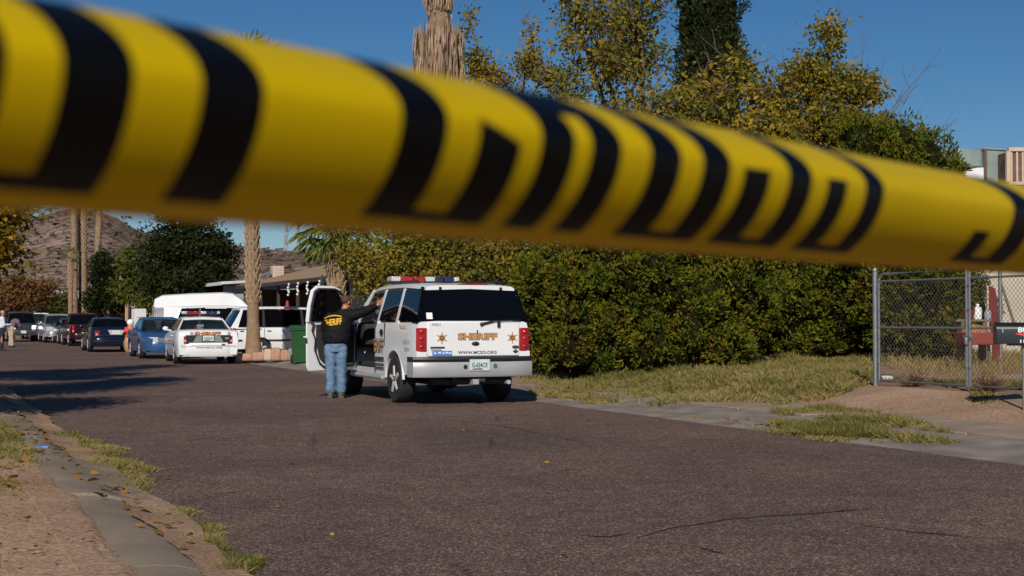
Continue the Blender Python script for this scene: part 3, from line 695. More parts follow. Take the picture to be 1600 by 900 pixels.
PICK = dict(hw=.93, y0=-2.6, y1=2.6, zb0=.38, wr=.37, wheels=[-1.55, 1.6], top=[(-2.6, 1.12), (-.2, 1.12), (.1, 1.12), (1.1, 1.12), (1.5, 1.10), (2.3, 1.02), (2.6, .90)], wb=.84, wt=.66, zb=1.12, zt=1.68, rear=(-.55, -.42), front=(1.2, .62),
            wins=[(-.42, .22, -.30, .20), (.30, .98, .27, .56)], seats=[.05], bz=.66, tl=(.74, .92, .72, 1.05), hl=(.46, .86, .76, .94), grille=(.44, .74, .94), bmat=M['steel'], nose=.08, tail=.02, rplate=.6)
sp = dict(PICK); sp.update(bmat=M['maroon'], tl=(.70, .93, .68, 1.10)); rz = R(24)
make_car('parked_car', 'dark maroon vehicle with tall red tail light parked ahead of the navy saloon', 'car', place(110, 72, -.8, -1.55, rz), rz, M['maroon'], sp, KERB)
sp = dict(SEDAN); sp.update(bmat=M['teal'])
make_car('parked_car', 'dark teal saloon half hidden between maroon vehicle and silver pickup', 'car', place(94, 78.5, -.8, -1.45, rz), rz, M['teal'], sp, KERB)
sp = dict(PICK); sp.update(fglass=M['clear'], fbmat=M['steel'], fplate=None)
make_car('pickup_truck', 'silver pickup facing the camera beside the dark teal saloon', 'pickup truck', place(71, 82, .8, 1.6, rz + math.pi), rz + math.pi, M['silver'], sp, KERB)
SUVS = dict(hw=.98, y0=-2.5, y1=2.55, zb0=.42, wr=.39, wheels=[-1.45, 1.5], top=[(-2.5, 1.16), (1.0, 1.16), (1.5, 1.16), (2.3, 1.12), (2.55, 1.0)], wb=.88, wt=.72, zb=1.16, zt=1.84, rear=(-2.4, -2.25), front=(1.3, .6),
            wins=[(-2.2, -1.2, -2.1, -1.2), (-1.08, -.1, -1.1, -.12), (.02, 1.0, -.02, .55)], seats=[-.8, .3], bz=.75, tl=(.76, .95, .85, 1.15), hl=(.50, .9, .80, 1.0), grille=(.48, .78, 1.0), nose=.07, tail=.03, bow=.04)
hlon = pm('lit_headlight', (.9, .9, .9), .2, var=0); b_ = hlon.node_tree.nodes['Principled BSDF']; b_.inputs['Emission Color'].default_value = (1, .97, .9, 1); b_.inputs['Emission Strength'].default_value = 4.0
sp = dict(SUVS); sp.update(hlmat=hlon, bmat=M['charcoal'], fplate=.62, grmat=M['chrome'])
make_car('sport_utility', 'charcoal grey sport utility with headlights on driving up the street', 'car', place(37, 85, 0, 2.5, R(24) + math.pi), R(24) + math.pi, M['charcoal'], sp, 'vehicles standing in the street')
sp = dict(SUVS); sp.update(bmat=M['white'], fglass=M['clear'])
make_car('sport_utility', 'white sport utility mostly hidden behind the silver pickup', 'car', place(64, 96, 0, 2.5, R(24) + math.pi), R(24) + math.pi, M['white'], sp, 'vehicles standing in the street')

# white minivan on the drive, nose to the house, and the two vans beyond
VAN = dict(hw=.95, y0=-2.5, y1=2.55, zb0=.30, wr=.335, wheels=[-1.42, 1.5], top=[(-2.5, 1.05), (.9, 1.05), (1.3, 1.06), (1.9, 1.0), (2.35, .86), (2.55, .74)], wb=.88, wt=.70, zb=1.05, zt=1.70, rear=(-2.46, -2.05), front=(1.62, .55),
           wins=[(-2.2, -1.35, -1.98, -1.32), (-1.25, .05, -1.25, .02), (.14, 1.2, .10, .52)], seats=[-1.0, .2], bz=.58, tl=(.80, .94, .70, 1.02), hl=(.5, .88, .62, .80), nose=.14, tail=.04, bow=.045, handmat=M['black'], mirmat=M['white'], pmats=['white', 'black', 'black', 'white'])
rz = -(math.pi / 2 - TH)
mv = make_car('minivan', 'white minivan on the driveway behind the nearest palm trunk', 'van', place(407, 47.5, .83, -1.42, rz), rz, M['white'], VAN, 'white vans on the drives')
for sgn in (-1, 1):
    for y_, L_ in ((-2.25, .34), (-.55, 1.25), (.75, 1.05)): MB().box((sgn * .957, y_, .60), (.02, L_, .055)).build('side_moulding', M['black'], mv, sm=False)
    for y_ in (-1.30, .08, 1.28): MB().box((sgn * .951, y_, .76), (.006, .014, .5)).build('door_gap', M['outline'], mv, sm=False)
    MB().box((sgn * .945, -1.85, .99), (.012, .9, .02)).build('door_track', M['outline'], mv, sm=False)
rz = R(-82)
make_car('minivan', 'white van with long side windows parked between the sheriff saloon and the camper van', 'van', place(262, 53, .9, -2.5, rz), rz, M['white'], VAN | dict(zt=1.86, zb=1.2, top=[(-2.5, 1.2), (.9, 1.2), (1.3, 1.2), (1.9, 1.1), (2.35, .9), (2.55, .74)], tl=None), 'white vans on the drives')
CAMP = dict(hw=.98, y0=-2.75, y1=2.75, zb0=.35, wr=.36, wheels=[-1.6, 1.75], top=[(-2.75, 1.3), (1.4, 1.3), (1.8, 1.25), (2.4, 1.15), (2.75, .9)], wb=.95, wt=.86, zb=1.3, zt=2.05, rear=(-2.7, -2.62), front=(2.0, 1.45),
            wins=[(-1.1, -.2, -1.1, -.2), (.85, 1.62, .85, 1.36)], seats=[.7], bz=.6, tl=(.8, .95, .8, 1.1), hl=(.6, .9, .75, .95), nose=.08, tail=.02)
cv = make_car('camper_van', 'white camper van with tall raised roof cap under the dark tree', 'camper van', place(238, 67.5, .98, -2.75, rz), rz, M['white'], CAMP, 'white vans on the drives')
rr = []
for y_, z_, w_ in ((-2.72, 2.04, .88), (-2.66, 2.42, .80), (-2.3, 2.60, .76), (-1, 2.68, .76), (.6, 2.74, .76), (1.1, 2.70, .74), (1.5, 2.45, .74), (1.9, 2.06, .78)):
    rr.append([(-w_ - .06, y_, 2.0), (-w_ - .04, y_, min(z_, 2.2)), (-w_, y_, z_ - .06), (-w_ * .8, y_, z_), (0, y_, z_ + .02), (w_ * .8, y_, z_), (w_, y_, z_ - .06), (w_ + .04, y_, min(z_, 2.2)), (w_ + .06, y_, 2.0)])
MB().loft(rr).build('roof_cap', M['white'], cv)
MB().box((.965, -.3, 1.22), (.012, 4.6, .03)).build('side_stripe', M['greyprint'], cv, sm=False)
for i in range(5): MB().box((.985, -2.62 + .09 * i, 1.7), (.012, .045, .62)).build('side_louvre', M['greyprint'], cv, sm=False)
for i in range(5): MB().box((-.1 + .3 * (i - 2), -2.78, 1.75), (.16, .02, .5)).build('rear_louvre', M['greyprint'], cv, sm=False)

# ------------------------------------------------------------------ the sheriff's wagon, driver's door open
AZ = R(22.5)
P = at(622.5, 22.6, 0); SUVL = Vector((P.x + .90 * math.cos(AZ), P.y + .90 * math.sin(AZ), 0))
sv = thing('police_wagon', 'white sheriff sport utility with roof light bar and open driver door beside the hedge', 'police car', SUVL, AZ, KERB)
HW = .985; Y0, Y1 = -1.12, 4.02
def taper(y):
    a = max(0, 1 - (y - Y0) / .28); b_ = max(0, 1 - (Y1 - y) / .6); return 1 - .025 * a ** 2 - .08 * b_ ** 2.2
topf = curve([(Y0, 1.335), (2.2, 1.325), (2.6, 1.29), (3.6, 1.2), (3.9, 1.14), (Y1, 1.05)])
botf = curve([(Y0, .60), (-.75, .52), (-.6, .47), (0, .44), (3.6, .44), (Y1, .5)])
opening = lambda x, y, z: x < -.8 and 1.07 < y < 2.2 and .50 < z < 1.36
ys = list(np.linspace(Y0, Y1, 36)) + [Y0 + .02, Y0 + .06, 1.05, 1.06, 2.2, 2.21]
car_shell(HW, ys, topf, botf, taper, [(0, .475), (3.02, .475)], .02, lambda x, y, z: opening(x, y, z) or (-1.0 < y < 2.2 and z > 1.30 and abs(x) < .84)).build('body', M['white'], sv, ang=42)
MB().box((0, 1.4, .50), (1.36, 4.4, .14)).box((0, -.5, .42), (1.2, .9, .2)).build('underbody', M['black'], sv, sm=False)
MB().tube([(-.8, 0, .39), (.8, 0, .39)], .07, 10).sphere((0, 0, .38), .17, 12).build('rear_axle', M['black'], sv)
for yw in (0, 3.02):
    for sgn in (-1, 1):
        wheel(sv, (sgn * .845, yw, .385), .385, .265, sgn)
        rr = []
        for q in range(13):
            a = math.pi * q / 12; rr.append([(sgn * x_, yw + math.cos(a) * r_, .40 + math.sin(a) * r_) for r_, x_ in ((.462, .95), (.462, .985), (.485, .988), (.50, .983), (.50, .95))])
        MB().loft(rr).build('arch_lip', M['white'], sv)
for sgn in (-1, 1):
    MB().tube([(sgn * .90, .50, .40), (sgn * .98, .58, .39), (sgn * .98, 2.45, .39), (sgn * .90, 2.52, .40)], .045, 8).build('running_board', M['bumper'], sv)
gsp = dict(wb=.945, wt=.80, zb=1.335, zt=1.905, rear=(-1.09, -.93), front=(2.62, 1.78), zcowl=1.30, wins=[(-1.02, -.10, -.86, -.10), (.04, .98, .02, .90), (1.10, 2.26, 1.02, 1.68)], seats=[], open=[2], bow=.045, pmats=['glass', 'white', 'white', 'white'], rbulge=.015, glass=M['glass'], rglass=M['glass'], fglass=M['clear'])
greenhouse(sv, gsp, M['white'], M['glass'])
MB().slab([(-.957, -1.10, 1.32), (-.957, -.86, 1.32), (-.815, -.78, 1.86), (-.815, -.945, 1.86)], -.01).build('rear_pillar_glass', M['glass'], sv, sm=False)
MB().slab([(.957, -.86, 1.32), (.957, -1.10, 1.32), (.815, -.945, 1.86), (.815, -.78, 1.86)], -.01).build('rear_pillar_glass', M['glass'], sv, sm=False)
# tailgate
def yg(z): return -1.135 if z < 1.335 else -1.135 + (z - 1.335) / .57 * .185
tg = MB().box((0, -1.128, 1.055), (1.56, .03, .54)).build('tailgate', M['white'], sv, bevel=.012)
MB().slab([(-.86, -1.125, 1.345), (.86, -1.125, 1.345), (.765, -.965, 1.875), (-.765, -.965, 1.875)], .012).build('tailgate_glass', M['glass'], sv, bevel=.004)
hd = MB().sphere((.02, -1.155, .985), .05, 14, sc=(1.35, .5, .62)).build('tailgate_handle', M['black'], tg)
wp = MB().tube([(.12, -1.17, 1.30), (.35, -1.165, 1.345), (.80, -1.15, 1.355)], [.02, .014, .008], 6).box((.42, -1.16, 1.30), (.045, .03, .11)).sphere((.12, -1.165, 1.295), .03, 8).build('rear_wiper', M['black'], tg)
for x in (-.52, .52): MB().box((x, -.985, 1.86), (.04, .05, .06)).build('glass_hinge', M['black'], sv, bevel=.008)
MB().prism([(-.80, -.06), (-.70, -.06), (-.70, .04), (-.80, .04)], (0, -1.125, 1.435), (1, 0, 0), (0, .29, 1), .004).build('window_sticker', M['decalwhite'], sv, sm=False)
YB = -1.146
text('tailgate_lettering', 'SHERIFF', .68, .118, M['gold'], tg, (.06, YB, 1.095), (1, 0, 0), (0, 0, 1), bold=.035, out=M['outline'], ob=.03)
MB().box((.055, YB - .002, 1.175), (.02, .01, .05)).build('lettering_crest', M['outline'], tg, sm=False)
text('web_lettering', 'WWW.MCSO.ORG', .66, .05, M['outline'], tg, (.055, YB, .842), (1, 0, 0), (0, 0, 1), bold=.02)
text('unit_number', '34021', .15, .045, M['greyprint'], tg, (-.64, YB, 1.29), (1, 0, 0), (0, 0, 1), bold=.02)
for x in (-.545, .66): star('star_badge', tg, (x, YB, 1.075), .083, (1, 0, 0), (0, 0, 1), M['gold'], M['outline'])
MB().box((-.62, YB - .004, .925), (.24, .012, .028)).build('model_badge', M['outline'], tg, bevel=.004); MB().box((-.64, YB - .003, .89), (.18, .008, .016)).build('trim_badge', M['greyprint'], tg, sm=False)
stk = MB().box((-.54, YB - .001, .835), (.33, .004, .075)).build('bumper_sticker', M['sticker'], tg, sm=False)
for i, (x, w_) in enumerate(((-.66, .04), (-.585, .05), (-.52, .03), (-.46, .05), (-.405, .035))): MB().box((x, YB - .004, .835 + (i % 2) * .008), (w_, .004, .022)).build('sticker_mark', M['decalwhite'], stk, sm=False)
MB().prism([(.062 * math.cos(a * .5236), .026 * math.sin(a * .5236)) for a in range(12)], (.715, YB - .002, .925), (1, 0, 0), (0, 0, 1), .006).build('oval_badge', M['outline'], tg, sm=False)
MB().prism([(-.05, 0), (0, -.034), (.05, 0), (0, .034)], (.715, YB - .002, .855), (1, 0, 0), (0, 0, 1), .006).build('diamond_badge', M['outline'], tg, sm=False)
for sgn in (-1, 1):
    rr = []
    for i in range(7):
        q = i / 6; x = .80 + .168 * q; yy = -1.150 + .035 * q ** 3
        rr.append([(sgn * x, yy, .865), (sgn * x, yy, 1.235), (sgn * (x - .02), yy + .06, 1.235), (sgn * (x - .02), yy + .06, .865)])
    tl = MB().loft(rr).build('tail_light', M['redlens'], sv, ang=50, bevel=.012)
    for z_ in (.93, 1.06, 1.17): MB().sphere((sgn * .88, -1.146, z_), .035, 8, sc=(1.2, .5, .9)).build('lamp_reflector', M['redlens'], tl)
    MB().box((sgn * .88, -1.143, .815), (.17, .02, .08)).build('corner_trim', M['white'], sv, bevel=.006)
bent_bar(-1.215, 1.015, .455, .695, .3, .10, -1, 21).build('rear_bumper', M['bumper'], sv, ang=50)
bent_bar(-1.225, 1.018, .697, .775, .3, .11, -1, 21).build('bumper_step', M['black'], sv, ang=50)
plate(sv, (.05, -1.268, .645), s='G-654CR', w_=.345, h_=.18)
MB().sphere((-.19, -1.262, .62), .035, 8, sc=(1, .6, 1)).build('plate_bolt', M['black'], sv); MB().sphere((.32, -1.262, .63), .035, 8, sc=(1, .6, 1)).build('plate_bolt', M['chrome'], sv)
hb = MB().box((0, -1.0, .375), (1.22, .07, .075)).build('tow_bar', M['black'], sv, bevel=.01)
MB().box((.0, -1.12, .375), (.10, .25, .085)).build('tow_receiver', M['bumper'], hb, bevel=.01); MB().box((.15, -1.06, .40), (.13, .06, .05)).build('tow_plug', M['steel'], hb, bevel=.008); MB().lathe([(.055, -.03), (.055, .03)], (-.3, -1.06, .41), 12, axis='y').build('tow_socket', M['black'], hb)
MB().tube([(.55, -.6, .36), (.60, -1.15, .36)], .035, 10).build('exhaust_pipe', M['steel'], sv)
rr = []
for i in range(9):
    u = i / 4 - 1; h_ = .022 * (1 - u * u) + .003; rr.append([(.04 + .27 * u, -.985, 1.930 - h_ * .2), (.04 + .27 * u, -.995, 1.930 + h_), (.04 + .27 * u, -.95, 1.930 + h_)])
MB().loft(rr).build('brake_light', M['redlens'], sv)
light_bar(sv, (-.05, 1.22, 2.05), 1.26)
MB().tube([(.15, .95, 1.985), (.30, .4, 2.02), (.55, .1, 1.99)], .012, 6).build('cable', M['black'], sv)
for sgn in (-1, 1):
    MB().tube([(sgn * .72, -.55, 1.965), (sgn * .72, -.4, 2.0), (sgn * .72, 1.5, 2.0), (sgn * .72, 1.65, 1.965)], .016, 6).build('roof_rail', M['black'], sv)
# rear side door with its print, cut off by the open front doorway
rd = MB().box((-.985, .60, .95), (.012, .86, .0)).build('rear_door', M['white'], sv, sm=False) if False else sv
XL = -1.0; left = dict(rx=(0, -1, 0), ux=(0, 0, 1))
seam = MB()
for y_, z0_, z1_ in ((.505, .93, 1.34), (1.05, .47, 1.34)): seam.box((-.984, y_, (z0_ + z1_) / 2), (.014, .014, z1_ - z0_))
seam.build('door_gap', M['outline'], sv, sm=False)
MB().sphere((-.992, .66, 1.155), .05, 12, sc=(.5, 1.5, 1.15)).build('door_handle', M['black'], sv)
text('door_lettering', 'ERIFF', .52, .235, M['gold'], sv, (XL, .785, .93), bold=.0, out=M['outline'], ob=.02, **left)
for z_, h_ in ((.705, .065), (.615, .022), (.555, .022)): MB().box((-.992, .79, z_), (.016, .50, h_)).build('side_stripe', M['outline'], sv, sm=False)
text('quarter_lettering', 'EMERGENCY', .36, .035, M['gold'], sv, (-.993, -.52, 1.255), **left)
for i, (s_, w_) in enumerate((('PROTECT &', .34), ('SERVE', .26))): text('quarter_lettering', s_, w_, .05, M['greyprint'], sv, (-1.0, -.72 - .03 * i, 1.02 - .115 * i), **left)
# cabin
MB().box((0, 1.0, .58), (1.7, 3.0, .06)).build('cabin_floor', M['interior'], sv, sm=False)
for x in (-.42, .42):
    s_ = MB().box((x, 1.36, .82), (.52, .52, .2)).box((x, 1.14, 1.18), (.5, .16, .66), M=Matrix.Rotation(R(10), 3, 'X'), taper=.85).build('front_seat', M['interior'], sv, bevel=.04)
    MB().box((x, 1.07, 1.60), (.27, .1, .17)).build('headrest', M['interior'], s_, bevel=.035)
    MB().box((x, .0, 1.2), (.56, .16, .6), taper=.9).box((x, -.03, 1.58), (.25, .1, .14)).build('back_seat', M['interior'], sv, bevel=.035)
MB().box((0, 2.25, 1.10), (1.7, .35, .38)).build('dashboard', M['interior'], sv, bevel=.05)
MB().lathe([(.185, -.014), (.205, 0), (.185, .014), (.165, 0), (.185, -.014)], (-.42, 1.92, 1.17), 20, axis='y', caps=False).build('steering_wheel', M['black'], sv)
MB().box((-.90, 1.02, .9), (.1, .07, .86)).build('door_post', M['white'], sv, bevel=.02)
# open driver's door: inner face towards the camera
dr = bpy.data.objects.new('driver_door', None); COL.objects.link(dr); dr.parent = sv; dr.location = (-.955, 2.22, 0); OPEN = R(66)
dr.rotation_euler = (0, 0, -OPEN)              # local -y runs back along the door
def dpoly(z): return
lower = [(0.02, .47), (1.10, .47), (1.145, .56), (1.15, 1.335), (.02, 1.335)]
o = MB().prism(lower, (0, 0, 0), (0, -1, 0), (0, 0, 1), .032).build('door_panel', M['white'], dr, bevel=.012)
fr = MB()
wpts = [(1.135, 1.33), (1.12, 1.62), (1.07, 1.86), (.99, 1.925), (.62, 1.925), (.50, 1.89), (.04, 1.36)]
fr.tube([(0.03 * 0 + .06 * max(0, z - 1.33) / .6, -y, z) for y, z in wpts], .036, 8); fr.build('door_frame', M['white'], dr)
seal = [(1.10, .62), (1.06, .56), (.12, .56), (.06, .66), (.06, 1.30)]
MB().tube([(.038, -1.02, 1.32), (.038, -1.06, 1.18), (.038, -.985, 1.02), (.038, -1.0, .84), (.038, -.90, .62), (.038, -.80, .545), (.038, -.14, .545), (.038, -.07, .66), (.038, -.07, 1.30)], .016, 6).build('door_seal', M['black'], dr)
MB().tube([(.05 + .06 * max(0, z - 1.33) / .6, -y * .965 - .01, z - .03 if z > 1.6 else z) for y, z in wpts], .020, 6).build('window_seal', M['black'], dr)
MB().slab([(.03, -.10, 1.345), (.03, -1.10, 1.345), (.085, -1.03, 1.88), (.085, -.56, 1.88)], .004).build('door_glass', M['glass'], dr, sm=False)
MB().prism([(.12, .60), (.78, .60), (.90, .70), (.97, .98), (.97, 1.28), (.10, 1.28)], (.045, 0, 0), (0, -1, 0), (0, 0, 1), .02).build('door_lining', M['interior'], dr, bevel=.015)
MB().box((.085, -.52, 1.02), (.07, .5, .08)).build('armrest', M['interior'], dr, bevel=.02)
MB().box((.0, -1.152, 1.0), (.03, .012, .09)).build('door_latch', M['black'], dr, bevel=.004)
m_ = MB().sphere((-.16, -.14, 1.42), .12, 12, sc=(.9, .5, 1.1)).box((-.05, -.12, 1.39), (.14, .05, .06)).build('wing_mirror', M['black'], dr)
for sgn in ((1,)):
    MB().sphere((sgn * 1.12, 2.3, 1.42), .12, 12, sc=(.9, .5, 1.1)).box((sgn * 1.0, 2.3, 1.39), (.14, .05, .06)).build('wing_mirror', M['black'], sv)
bent_bar(4.06, .93, .46, .78, .3, .25, 1).build('front_bumper', M['bumper'], sv, ang=50)
MB().box((0, 4.02, .95), (1.1, .06, .2)).build('grille', M['chrome'], sv, bevel=.02)
for sgn in (-1, 1): MB().box((sgn * .72, 4.0, .95), (.3, .08, .2)).build('headlight', M['whitelens'], sv, bevel=.03)

# ------------------------------------------------------------------ people
def capsule(mb, p1, r1, p2, r2, n=14):
    p1, p2 = Vector(p1), Vector(p2); d = p2 - p1; L = d.length; d = d / L
    a = d.cross(Vector((0, 0, 1)) if abs(d.z) < .9 else Vector((0, 1, 0))).normalized(); b_ = d.cross(a); rings = []
    for q in (-1.5, -1.0, -.5, 0): rings.append((p1 + d * r1 * math.sin(q), r1 * math.cos(q)))
    for q in (0, .5, 1.0, 1.5): rings.append((p2 + d * r2 * math.sin(q), r2 * math.cos(q)))
    mb.loft([[c + (a * math.cos(2 * math.pi * j / n) + b_ * math.sin(2 * math.pi * j / n)) * r for j in range(n)] for c, r in rings])
def torso(mb, rings, n=20):
    mb.loft([[(cx + rx * math.cos(2 * math.pi * j / n), cy + ry * math.sin(2 * math.pi * j / n), z) for j in range(n)] for cx, cy, z, rx, ry in rings])
def fuse(mb, name, mat, parent, vox, sm=4, disp=0.):
    me = mb.mesh(name, [mat], False); o = link(name, me, None)
    m_ = o.modifiers.new('r', 'REMESH'); m_.mode = 'VOXEL'; m_.voxel_size = vox
    s_ = o.modifiers.new('s', 'SMOOTH'); s_.iterations = sm; s_.factor = .5
    e = bpy.data.meshes.new_from_object(o.evaluated_get(bpy.context.evaluated_depsgraph_get())); bpy.data.objects.remove(o)
    if disp:
        n_ = len(e.vertices); co = np.empty(n_ * 3); e.vertices.foreach_get('co', co); no = np.empty(n_ * 3); e.vertices.foreach_get('normal', no)
        co = co.reshape(-1, 3); no = no.reshape(-1, 3)
        d = np.array([noise.noise(Vector((c[0] * 9, c[1] * 9, c[2] * 16))) + .5 * noise.noise(Vector((c[0] * 22, c[1] * 22, c[2] * 34))) for c in co])
        e.vertices.foreach_set('co', (co + no * d[:, None] * disp).astype(np.float32).ravel())
    e.polygons.foreach_set('use_smooth', [True] * len(e.polygons)); e.materials.clear(); e.materials.append(mat); e.update()
    return link(name, e, parent)
def hand(mb, wrist, fwd, side, curl=.25, r=.0105):
    """palm, four uneven fingers and a thumb leaving the side of the palm"""
    f, s_ = Vector(fwd).normalized(), Vector(side).normalized(); n_ = f.cross(s_).normalized(); w_ = Vector(wrist)
    for q in (-.028, -.009, .010, .029): capsule(mb, w_ + s_ * q * .7, .018, w_ + f * .085 + s_ * q, .0155, 8)
    for q, L in ((-.030, .062), (-.010, .076), (.011, .080), (.031, .070)):
        b0 = w_ + f * .088 + s_ * q * 1.1; b1 = b0 + (f + s_ * q * 3.2 - n_ * curl * .4).normalized() * L * .5; b2 = b1 + (f + s_ * q * 2.2 - n_ * curl).normalized() * L * .5
        capsule(mb, b0, r, b1, r * .93, 7); capsule(mb, b1, r * .93, b2, r * .8, 7)
    t0 = w_ + f * .022 + s_ * .032; t1 = t0 + (f * .7 + s_ * .9).normalized() * .042; t2 = t1 + (f * .95 + s_ * .45).normalized() * .034
    capsule(mb, t0, .0155, t1, .0125, 7); capsule(mb, t1, .0125, t2, .0095, 7)
def head(mb, c, fwd, r=.1, n=12):
    c = Vector(c); f = Vector(fwd).normalized(); s_ = f.cross(Vector((0, 0, 1))).normalized(); up = Vector((0, 0, 1))
    mb.sphere(c + up * .03, r * .98, 16, sc=(.86, .95, 1.05)); mb.sphere(c + f * .025 - up * .045, r * .72, 14, sc=(.88, .95, 1.0)); capsule(mb, c + f * .04 - up * .085, .038, c + f * .055 - up * .09, .034, 8)
    capsule(mb, c + f * .088 + up * .012, .013, c + f * .108 - up * .022, .017, 8)                          # nose
    for k in (-1, 1):
        capsule(mb, c + f * .086 + s_ * k * .034 + up * .028, .014, c + f * .084 + s_ * k * .05 + up * .026, .010, 7)    # brows
        capsule(mb, c + s_ * k * .088 - f * .008 + up * .018, .017, c + s_ * k * .09 - f * .004 - up * .018, .012, 7)   # ears
        capsule(mb, c + f * .082 + s_ * k * .014 - up * .058, .011, c + f * .078 + s_ * k * .026 - up * .056, .008, 7)  # lips
# deputy at the open door, back to the camera, right arm out to the wagon
MP = at(525, 23.9, 0)
mn = thing('person', 'person in black jacket with yellow back lettering and blue jeans reaching for the wagon', 'person', (MP.x, MP.y, 0), R(4))
b = MB()
head(b, (.175, .055, 1.665), (.75, .62, .02)); capsule(b, (.135, .02, 1.50), .062, (.165, .045, 1.60), .058)
capsule(b, (.665, .04, 1.585), .036, (.735, .02, 1.625), .030); hand(b, (.735, .02, 1.625), (.74, -.12, .68), (-.62, -.25, .74), .25)
torso(b, [(.0, 0, .92, .15, .10), (.02, 0, 1.15, .15, .10), (.08, .0, 1.4, .16, .09), (.12, .01, 1.5, .08, .06)])
for s_ in (-1, 1): capsule(b, (s_ * .095, 0, .92), .07, (s_ * .09, .02, .5), .05); capsule(b, (s_ * .09, .02, .5), .05, (s_ * .085, 0, .10), .035)
capsule(b, (.26, 0, 1.45), .05, (.665, .04, 1.585), .035); capsule(b, (-.12, .05, 1.42), .05, (-.24, .18, 1.18), .04); capsule(b, (-.24, .18, 1.18), .04, (-.16, .36, 1.16), .032); hand(b, (-.16, .36, 1.16), (.4, .9, 0), (.9, -.4, .1), .5)
fuse(b, 'body', M['skin'], mn, .0075, 2)
b = MB()
torso(b, [(.0, .01, .95, .20, .15), (.0, .01, .98, .235, .178), (.005, .01, 1.06, .25, .185), (.02, .0, 1.2, .252, .172), (.045, 0, 1.34, .248, .16), (.075, 0, 1.43, .205, .13), (.11, .01, 1.50, .125, .095), (.135, .015, 1.555, .085, .078)])
capsule(b, (.20, 0, 1.42), .105, (.43, .01, 1.48), .086); capsule(b, (.43, .01, 1.48), .086, (.675, .035, 1.585), .062)
capsule(b, (-.10, .02, 1.41), .09, (-.235, .15, 1.19), .078); capsule(b, (-.235, .15, 1.19), .078, (-.185, .34, 1.165), .055)
for q in (.30, .50, .58): capsule(b, (q, .0, 1.45 + .36 * (q - .3) + .0), .10 - .10 * (q - .3), (q + .012, .0, 1.455 + .36 * (q - .3)), .10 - .10 * (q - .3))
jk = fuse(b, 'jacket', M['jacket'], mn, .012, 3, .010)
b = MB(); torso(b, [(.0, .005, .80, .175, .125), (0, .005, .97, .185, .135), (0, .005, 1.03, .165, .125)])
for s_ in (-1, 1):
    x = s_ * .098
    capsule(b, (x, .0, .86), .108, (x * .98, .0, .55), .085); capsule(b, (x * .98, .0, .55), .085, (x * .93, .01, .12), .078)
    for z_, rr_ in ((.14, .085), (.18, .086), (.52, .088), (.48, .087)): capsule(b, (x * .95, .005, z_), rr_, (x * .95 + .006, .005, z_ + .012), rr_ - .002)
jn = fuse(b, 'jeans', M['denim'], mn, .011, 2, .009)
for s_ in (): MB().prism([(-.055, -.06), (0, -.085), (.055, -.06), (.06, .06), (-.06, .06)], (s_ * .085, -.127, .81), (1, 0, .0), (0, .10, 1), .003).build('back_pocket', M['denim'], jn, bevel=.004)
for s_ in (-1, 1):
    b = MB(); capsule(b, (s_ * .09, -.05, .055), .055, (s_ * .105, .15, .045), .048); capsule(b, (s_ * .09, -.03, .08), .055, (s_ * .09, -.01, .12), .052); b.box((s_ * .097, .05, .014), (.10, .30, .028)); fuse(b, 'shoe', M['shoe'], mn, .011, 2)
b = MB(); b.sphere((.165, .035, 1.712), .097, 16, sc=(.9, .98, .92)); fuse(b, 'hair', M['hair'], mn, .010, 2, .004)
def on_back(o, cx, rx, ry):                     # lay a flat print on the curved back
    for v in o.data.vertices:
        q = max(-1, min(1, (v.co.x - cx) / rx)); v.co.y = -ry * math.sqrt(1 - q * q) - .0165 + (v.co.y * .3)
o = text('jacket_lettering', 'SHERIFF', .31, .115, M['yellowprint'], mn, (-.045, 0, 1.325), (1, 0, 0), (0, 0, 1), bold=.03); on_back(o, .04, .235, .158)
for v in o.data.vertices: v.co.z += .10 * (v.co.x + .045)
arc = MB(); pts = [(-.045 + .155 * (i / 8 - 1), 1.392 + .034 * (1 - (i / 8 - 1) ** 2) + .10 * .155 * (i / 8 - 1)) for i in range(17)]
for i in range(16):
    (xa, za), (xb, zb_) = pts[i], pts[i + 1]; xb -= .003
    arc.add([(xa, 0, za), (xb, 0, zb_), (xb, 0, zb_ + .02), (xa, 0, za + .02)], [(0, 1, 2, 3)])
o = arc.build('jacket_arc_print', M['yellowprint'], mn, sm=False); on_back(o, .05, .235, .153)

